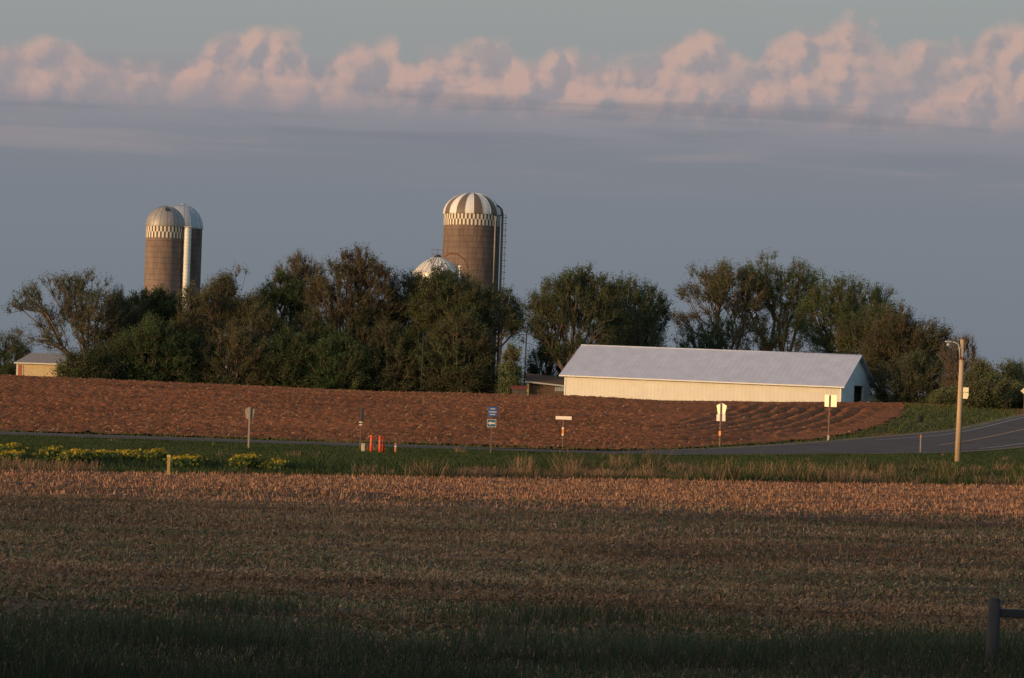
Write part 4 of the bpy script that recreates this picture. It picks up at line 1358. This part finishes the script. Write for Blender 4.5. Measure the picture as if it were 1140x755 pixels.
# bright square sign
root, p, ppm, zz = post_sign(922.2, 491.2, 440, "bright square sign, the largest, at the barn's right corner", M['sign_post'], R(-30))
b = MB(); b.box((.05, .05, zz(446.3)), (14.6 / ppm, .018, 13.4 / ppm), bevel=.006); b.build("plate", M['alu_sunlit'], root)
b = MB(); b.tube((.05, -.04, zz(461)), (.05, -.06, zz(461)), 1.6 / ppm, seg=12); b.build("reflector", M['red_paint'], root)
b = MB(); b.box((0, 0, zz(488)), (2.6 / ppm, .08, 6.5 / ppm)); b.build("post_sleeve", M['alu_dull'], root)

# dark marker on the bank and pale delineator by the road
root, p, ppm = seat(1024.3, 474.5, "mailbox", "small dark box on a post on the green bank", "mailbox")
z = at(1024.3, 462.5, p.y).z - p.z
b = MB(); b.box((0, 0, z / 2 - .1), (.10, .10, z * .6)); b.build("post", M['old_wood'], root)
b = MB(); b.box((0, 0, z * .72), (4.6 / ppm, .45, z * .58), bevel=.04); b.build("box", M['green_dark'], root)
root, p, ppm = seat(1024.5, 504, "delineator", "thin pale delineator post at the near road edge", "delineator")
z = at(1024.5, 484, p.y).z - p.z
b = MB(); b.box((0, 0, z / 2 - .05), (.06, .025, z + .1), bevel=.006); b.build("post", M['alu_dull'], root)
b = MB(); b.box((0, -.022, z - .1), (.07, .012, .14)); b.build("reflector", M['amber'], root)

# sign at right photo edge
pz = at(1140.5, 435.3, 232)
g0 = h1(pz.x, pz.y)
root = thing("road_sign", "orange lit sign cut by the right edge of the photo", "sign", (pz.x, pz.y, g0), 0, RS)
ppm = FPX / 232
b = MB(); b.box((0, 0, (pz.z - g0) / 2), (.07, .05, pz.z - g0 + .4)); b.build("post", M['sign_post'], root)
b = MB(); hh = 4.0 / ppm
b.prism([(-hh * 1.1, 0), (0, -hh), (hh * 1.1, 0), (0, hh)], -.05, -.03); o = b.build("plate", M['alu_sunlit'], root); o.location = (0, 0, pz.z - g0)

# wooden stake in flowers
root, p, ppm = seat(187.2, 530.5, "stake", "yellow wooden stake among the flower clumps", "stake")
z = at(187.2, 506, p.y).z - p.z
b = MB(); b.prism([(-.045, -.15), (.045, -.15), (.055, z - .05), (.0, z), (-.04, z - .03)], -.025, .025); b.build("stake_body", M['stake_wood'], root)
b = MB(); b.box((0, 0, z * .93), (.112, .056, .05)); b.build("ribbon", M['yellow_post'], root)

# thin poles at the farm
g, _ = stand(468.5, 324)
root = thing("yard_pole", "thin grey pole standing before the windbreak brush", "pole", g)
z = at(469.5, 372, 324).z - g.z
b = MB(); b.tube((0, 0, -.2), (.06, 0, z), .06, .04, 8); b.build("pole", M['dark_pipe'], root)
b = MB(); b.tube((.06, 0, z), (.06, 0, z + .12), .07, .03, 8); b.build("cap", M['dark_pipe'], root)
g, _ = stand(583, 392)
root = thing("utility_pole", "thin dark utility pole between pale bush and spiky tree", "utility pole", g)
z = at(584, 368, 392).z - g.z
b = MB(); b.tube((0, 0, -.2), (.12, 0, z), .13, .09, 8); b.build("pole", M['dark_pipe'], root)
b = MB(); b.box((.12, 0, z - .6), (1.7, .1, .1)); b.build("crossarm", M['dark_pipe'], root)
for s in (-.7, 0, .7):
    b = MB(); b.tube((.12 + s, 0, z - .55), (.12 + s, 0, z - .38), .04, .03, 6); b.build("insulator", M['grey_pipe'], root)

# near fence, bottom right
A = ground(1103, 746)
root = thing("wire_fence", "weathered wooden fence post with wires and dark rail in the foreground", "fence", A)
ppm = FPX / A.y
z = at(1103, 668, A.y).z - A.z
b = MB(); b.tube((0, 0, -.3), (.02, 0, z), .085, .075, 12); b.tube((.02, 0, z), (.02, 0, z + .03), .075, .04, 12); b.build("post", M['old_wood'], root)
A2 = ground(935, 750)
for k, f in enumerate((.42, .74)):
    b = MB()
    pts = [(-14 + i * 1.4, .09 + .35 * 0, z * f + .012 * math.sin(i * 2.1 + k) + h1(A.x - 14 + i * 1.4, A.y) - A.z) for i in range(14)]
    b.path(pts, .0028, 5); b.build("wire", M['dark_pipe'], root)
b = MB(); b.box((1.0, .0, at(1130, 683, A.y).z - A.z), (1.9, .07, .10), bevel=.01); b.build("rail", M['dark_pipe'], root)
b = MB(); b.path([(-.9, -.12, at(1018, 757, A.y).z - A.z), (.3, -.12, at(1134, 742, A.y).z - A.z), (1.4, -.12, at(1240, 730, A.y).z - A.z)], .045, 6); b.build("brace", M['dark_pipe'], root)

# ------------------------------------------------------------------ sun and sky
sun = bpy.data.lights.new("sun", 'SUN')
sun.energy = 2.7; sun.angle = R(.5); sun.color = (1.0, .59, .28)
so = bpy.data.objects.new("sun", sun); COL.objects.link(so)
so.rotation_euler = TO_SUN.to_track_quat('Z', 'Y').to_euler()
so.location = (-60, -40, 60)

world = bpy.data.worlds.new("World"); scene.world = world; world.use_nodes = True
nt = world.node_tree; nd = nt.nodes; lk = nt.links
for n in list(nd): nd.remove(n)
out = nd.new("ShaderNodeOutputWorld")


def MATH(op, a, b=None, c=None, clamp=False):
    n = nd.new("ShaderNodeMath"); n.operation = op; n.use_clamp = clamp
    for i, v in enumerate((a, b, c)):
        if v is None: continue
        if isinstance(v, (int, float)): n.inputs[i].default_value = v
        else: lk.new(v, n.inputs[i])
    return n.outputs[0]


def SMOOTH(v, lo, hi):
    n = nd.new("ShaderNodeMapRange"); n.interpolation_type = 'SMOOTHSTEP'
    lk.new(v, n.inputs[0]); n.inputs[1].default_value = lo; n.inputs[2].default_value = hi
    return n.outputs[0]


def MIX(f, a, b):
    n = nd.new("ShaderNodeMix"); n.data_type = 'RGBA'
    if isinstance(f, (int, float)): n.inputs[0].default_value = f
    else: lk.new(f, n.inputs[0])
    for i, v in ((6, a), (7, b)):
        if isinstance(v, (tuple, list)): n.inputs[i].default_value = list(v) + [1] if len(v) == 3 else v
        else: lk.new(v, n.inputs[i])
    return n.outputs[2]


def COMB(x, y, z=0.0):
    n = nd.new("ShaderNodeCombineXYZ")
    for i, v in enumerate((x, y, z)):
        if isinstance(v, (int, float)): n.inputs[i].default_value = v
        else: lk.new(v, n.inputs[i])
    return n.outputs[0]


def NOISE(v, scale, detail=5, rough=.55, dist=0.0):
    n = nd.new("ShaderNodeTexNoise"); lk.new(v, n.inputs["Vector"])
    n.inputs["Scale"].default_value = scale; n.inputs["Detail"].default_value = detail
    n.inputs["Roughness"].default_value = rough; n.inputs["Distortion"].default_value = dist
    return n.outputs["Fac"]


def srgb(r, g, b):
    return tuple(((c / 255) / 12.92 if c / 255 < .04045 else ((c / 255 + .055) / 1.055) ** 2.4) for c in (r, g, b))


sky = nd.new("ShaderNodeTexSky"); sky.sky_type = 'NISHITA'; sky.sun_disc = False
sky.sun_elevation = SUN_EL; sky.sun_rotation = math.atan2(TO_SUN.x, TO_SUN.y) % (2 * math.pi)
sky.air_density = 1.0; sky.dust_density = 2.0; sky.ozone_density = 1.5
SKYK = .20
skc = nd.new("ShaderNodeVectorMath"); skc.operation = 'SCALE'; lk.new(sky.outputs[0], skc.inputs[0]); skc.inputs["Scale"].default_value = SKYK

tc = nd.new("ShaderNodeTexCoord")
sp = nd.new("ShaderNodeSeparateXYZ"); lk.new(tc.outputs["Generated"], sp.inputs[0])
yy = MATH('MAXIMUM', sp.outputs[1], .05)
U = MATH('MULTIPLY', MATH('DIVIDE', sp.outputs[0], yy), 10)      # bearing
T = MATH('MULTIPLY', MATH('DIVIDE', sp.outputs[2], yy), 10)      # height above the horizon
front = SMOOTH(sp.outputs[1], .15, .7)

# hazy evening air near the horizon, clear air above
ramp = nd.new("ShaderNodeValToRGB"); ramp.color_ramp.interpolation = 'EASE'
stops = [(0.0, (114, 122, 132)), (.16, (118, 126, 136)), (.33, (122, 129, 138)), (.45, (127, 131, 140)), (.53, (140, 139, 147)), (.60, (147, 145, 150)), (.66, (150, 153, 154)), (.86, (153, 160, 158)), (1.0, (148, 158, 162))]
el = ramp.color_ramp.elements
el[0].position = stops[0][0]; el[0].color = srgb(*stops[0][1]) + (1,)
el[1].position = stops[-1][0]; el[1].color = srgb(*stops[-1][1]) + (1,)
for p_, c_ in stops[1:-1]:
    e_ = el.new(p_); e_.color = srgb(*c_) + (1,)
lk.new(MATH('DIVIDE', T, 1.75), ramp.inputs[0])
base = ramp.outputs[0]

# outline of the cumulus bank: bearing against height of the tops
tops = [(-30, 44), (0, 42), (30, 38), (75, 33), (100, 58), (120, 70), (150, 63), (180, 68), (205, 60), (225, 45), (260, 31), (300, 22), (335, 38), (357, 74), (372, 52), (400, 38), (430, 32), (460, 62), (477, 44), (520, 44), (560, 37), (590, 60), (620, 50), (650, 52), (690, 60), (720, 55), (745, 40), (780, 28), (810, 44), (840, 62), (850, 40), (880, 25), (920, 17), (945, 14), (975, 20), (988, 42), (1005, 42), (1040, 40), (1060, 45), (1090, 36), (1112, 19), (1140, 19), (1170, 40)]
fc = nd.new("ShaderNodeFloatCurve")
cv = fc.mapping.curves[0]
pts = []
for px, py in tops:
    r_ = ray(px, py + 4)
    pts.append(((r_.x / r_.y * 10 + 2.0) / 4.0, (r_.z / r_.y * 10 - .8) / .8))
pts = [(0.0, .45)] + pts + [(1.0, .45)]
cv.points[0].location = pts[0]; cv.points[1].location = pts[-1]
for p_ in pts[1:-1]: cv.points.new(*p_)
fc.mapping.update()
P0 = COMB(U, T)
wob = MATH('MULTIPLY', MATH('SUBTRACT', NOISE(P0, 9, 3), .5), .10)
lk.new(MATH('DIVIDE', MATH('ADD', MATH('ADD', U, wob), 2.0), 4.0), fc.inputs["Value"])
E = MATH('ADD', MATH('MULTIPLY', fc.outputs[0], .8), .8)


def voro(v, scale, smooth=.6):
    n = nd.new("ShaderNodeTexVoronoi"); n.feature = 'SMOOTH_F1'; n.voronoi_dimensions = '2D'
    lk.new(v, n.inputs["Vector"]); n.inputs["Scale"].default_value = scale; n.inputs["Smoothness"].default_value = smooth
    return n.outputs["Distance"]


def puffs(du, dt):
    """billow relief of the cloud bank at a shifted point"""
    u = MATH('ADD', U, du); t_ = MATH('ADD', T, dt)
    v0 = COMB(u, t_)
    w1 = MATH('MULTIPLY', MATH('SUBTRACT', NOISE(v0, 14, 4), .5), .09)
    w2 = MATH('MULTIPLY', MATH('SUBTRACT', NOISE(COMB(t_, u, 3.7), 14, 4), .5), .09)
    v = COMB(MATH('ADD', u, w1), MATH('ADD', t_, w2))
    a = MATH('SUBTRACT', 1, voro(v, 6.5))
    b_ = MATH('SUBTRACT', 1, voro(v, 15))
    c_ = MATH('SUBTRACT', 1, voro(v, 34))
    n = NOISE(v0, 40, 4, .6)
    s = MATH('ADD', MATH('MULTIPLY', a, 1.0), MATH('MULTIPLY', b_, .36))
    s = MATH('ADD', s, MATH('MULTIPLY', c_, .12))
    return MATH('ADD', s, MATH('MULTIPLY', n, .16))


h0 = puffs(0, 0)
h1_ = puffs(-.042, .030)       # towards the sun
slope = MATH('SUBTRACT', h0, h1_)
dens = MATH('ADD', MATH('SUBTRACT', E, T), MATH('MULTIPLY', MATH('SUBTRACT', h0, 1.12), .07))
alpha = SMOOTH(dens, -.022, .055)
fadeb = SMOOTH(MATH('ADD', T, MATH('MULTIPLY', MATH('SUBTRACT', NOISE(P0, 5, 3), .5), .10)), .90, 1.03)                      # bases melt into the haze
alpha = MATH('MULTIPLY', alpha, fadeb)
lit = SMOOTH(slope, -.34, .26)
big = SMOOTH(NOISE(COMB(U, T, 5.0), 4.2, 4), .33, .56)
lit = MATH('MULTIPLY', lit, MATH('ADD', MATH('MULTIPLY', big, .55), .45))
edge_l = MATH('SUBTRACT', 1, SMOOTH(dens, .0, .10))
lit = MATH('ADD', lit, MATH('MULTIPLY', edge_l, .25), clamp=True)
cloud = MIX(lit, srgb(153, 147, 152), srgb(201, 168, 156))
cloud = MIX(MATH('MULTIPLY', alpha, .80), base, cloud)
# thin layers below the bank
st = NOISE(COMB(MATH('MULTIPLY', U, .45), MATH('MULTIPLY', MATH('ADD', T, MATH('MULTIPLY', U, .012)), 6.0), 2.0), 1.6, 5, .55)
lm = MATH('MULTIPLY', SMOOTH(T, .62, .86), MATH('SUBTRACT', 1, SMOOTH(T, .96, 1.08)))
cloud = MIX(MATH('MULTIPLY', MATH('MULTIPLY', SMOOTH(st, .50, .70), lm), .55), cloud, srgb(158, 147, 150))
cloud = MIX(MATH('MULTIPLY', MATH('MULTIPLY', SMOOTH(st, .50, .34), lm), .55), cloud, srgb(122, 126, 136))
final = MIX(front, skc.outputs[0], cloud)
bg = nd.new("ShaderNodeBackground"); lk.new(final, bg.inputs["Color"]); bg.inputs["Strength"].default_value = 1.0
lk.new(bg.outputs[0], out.inputs["Surface"])

scene.cycles.max_bounces = 5
scene.cycles.diffuse_bounces = 3
scene.cycles.transparent_max_bounces = 4
scene.cycles.use_denoising = True
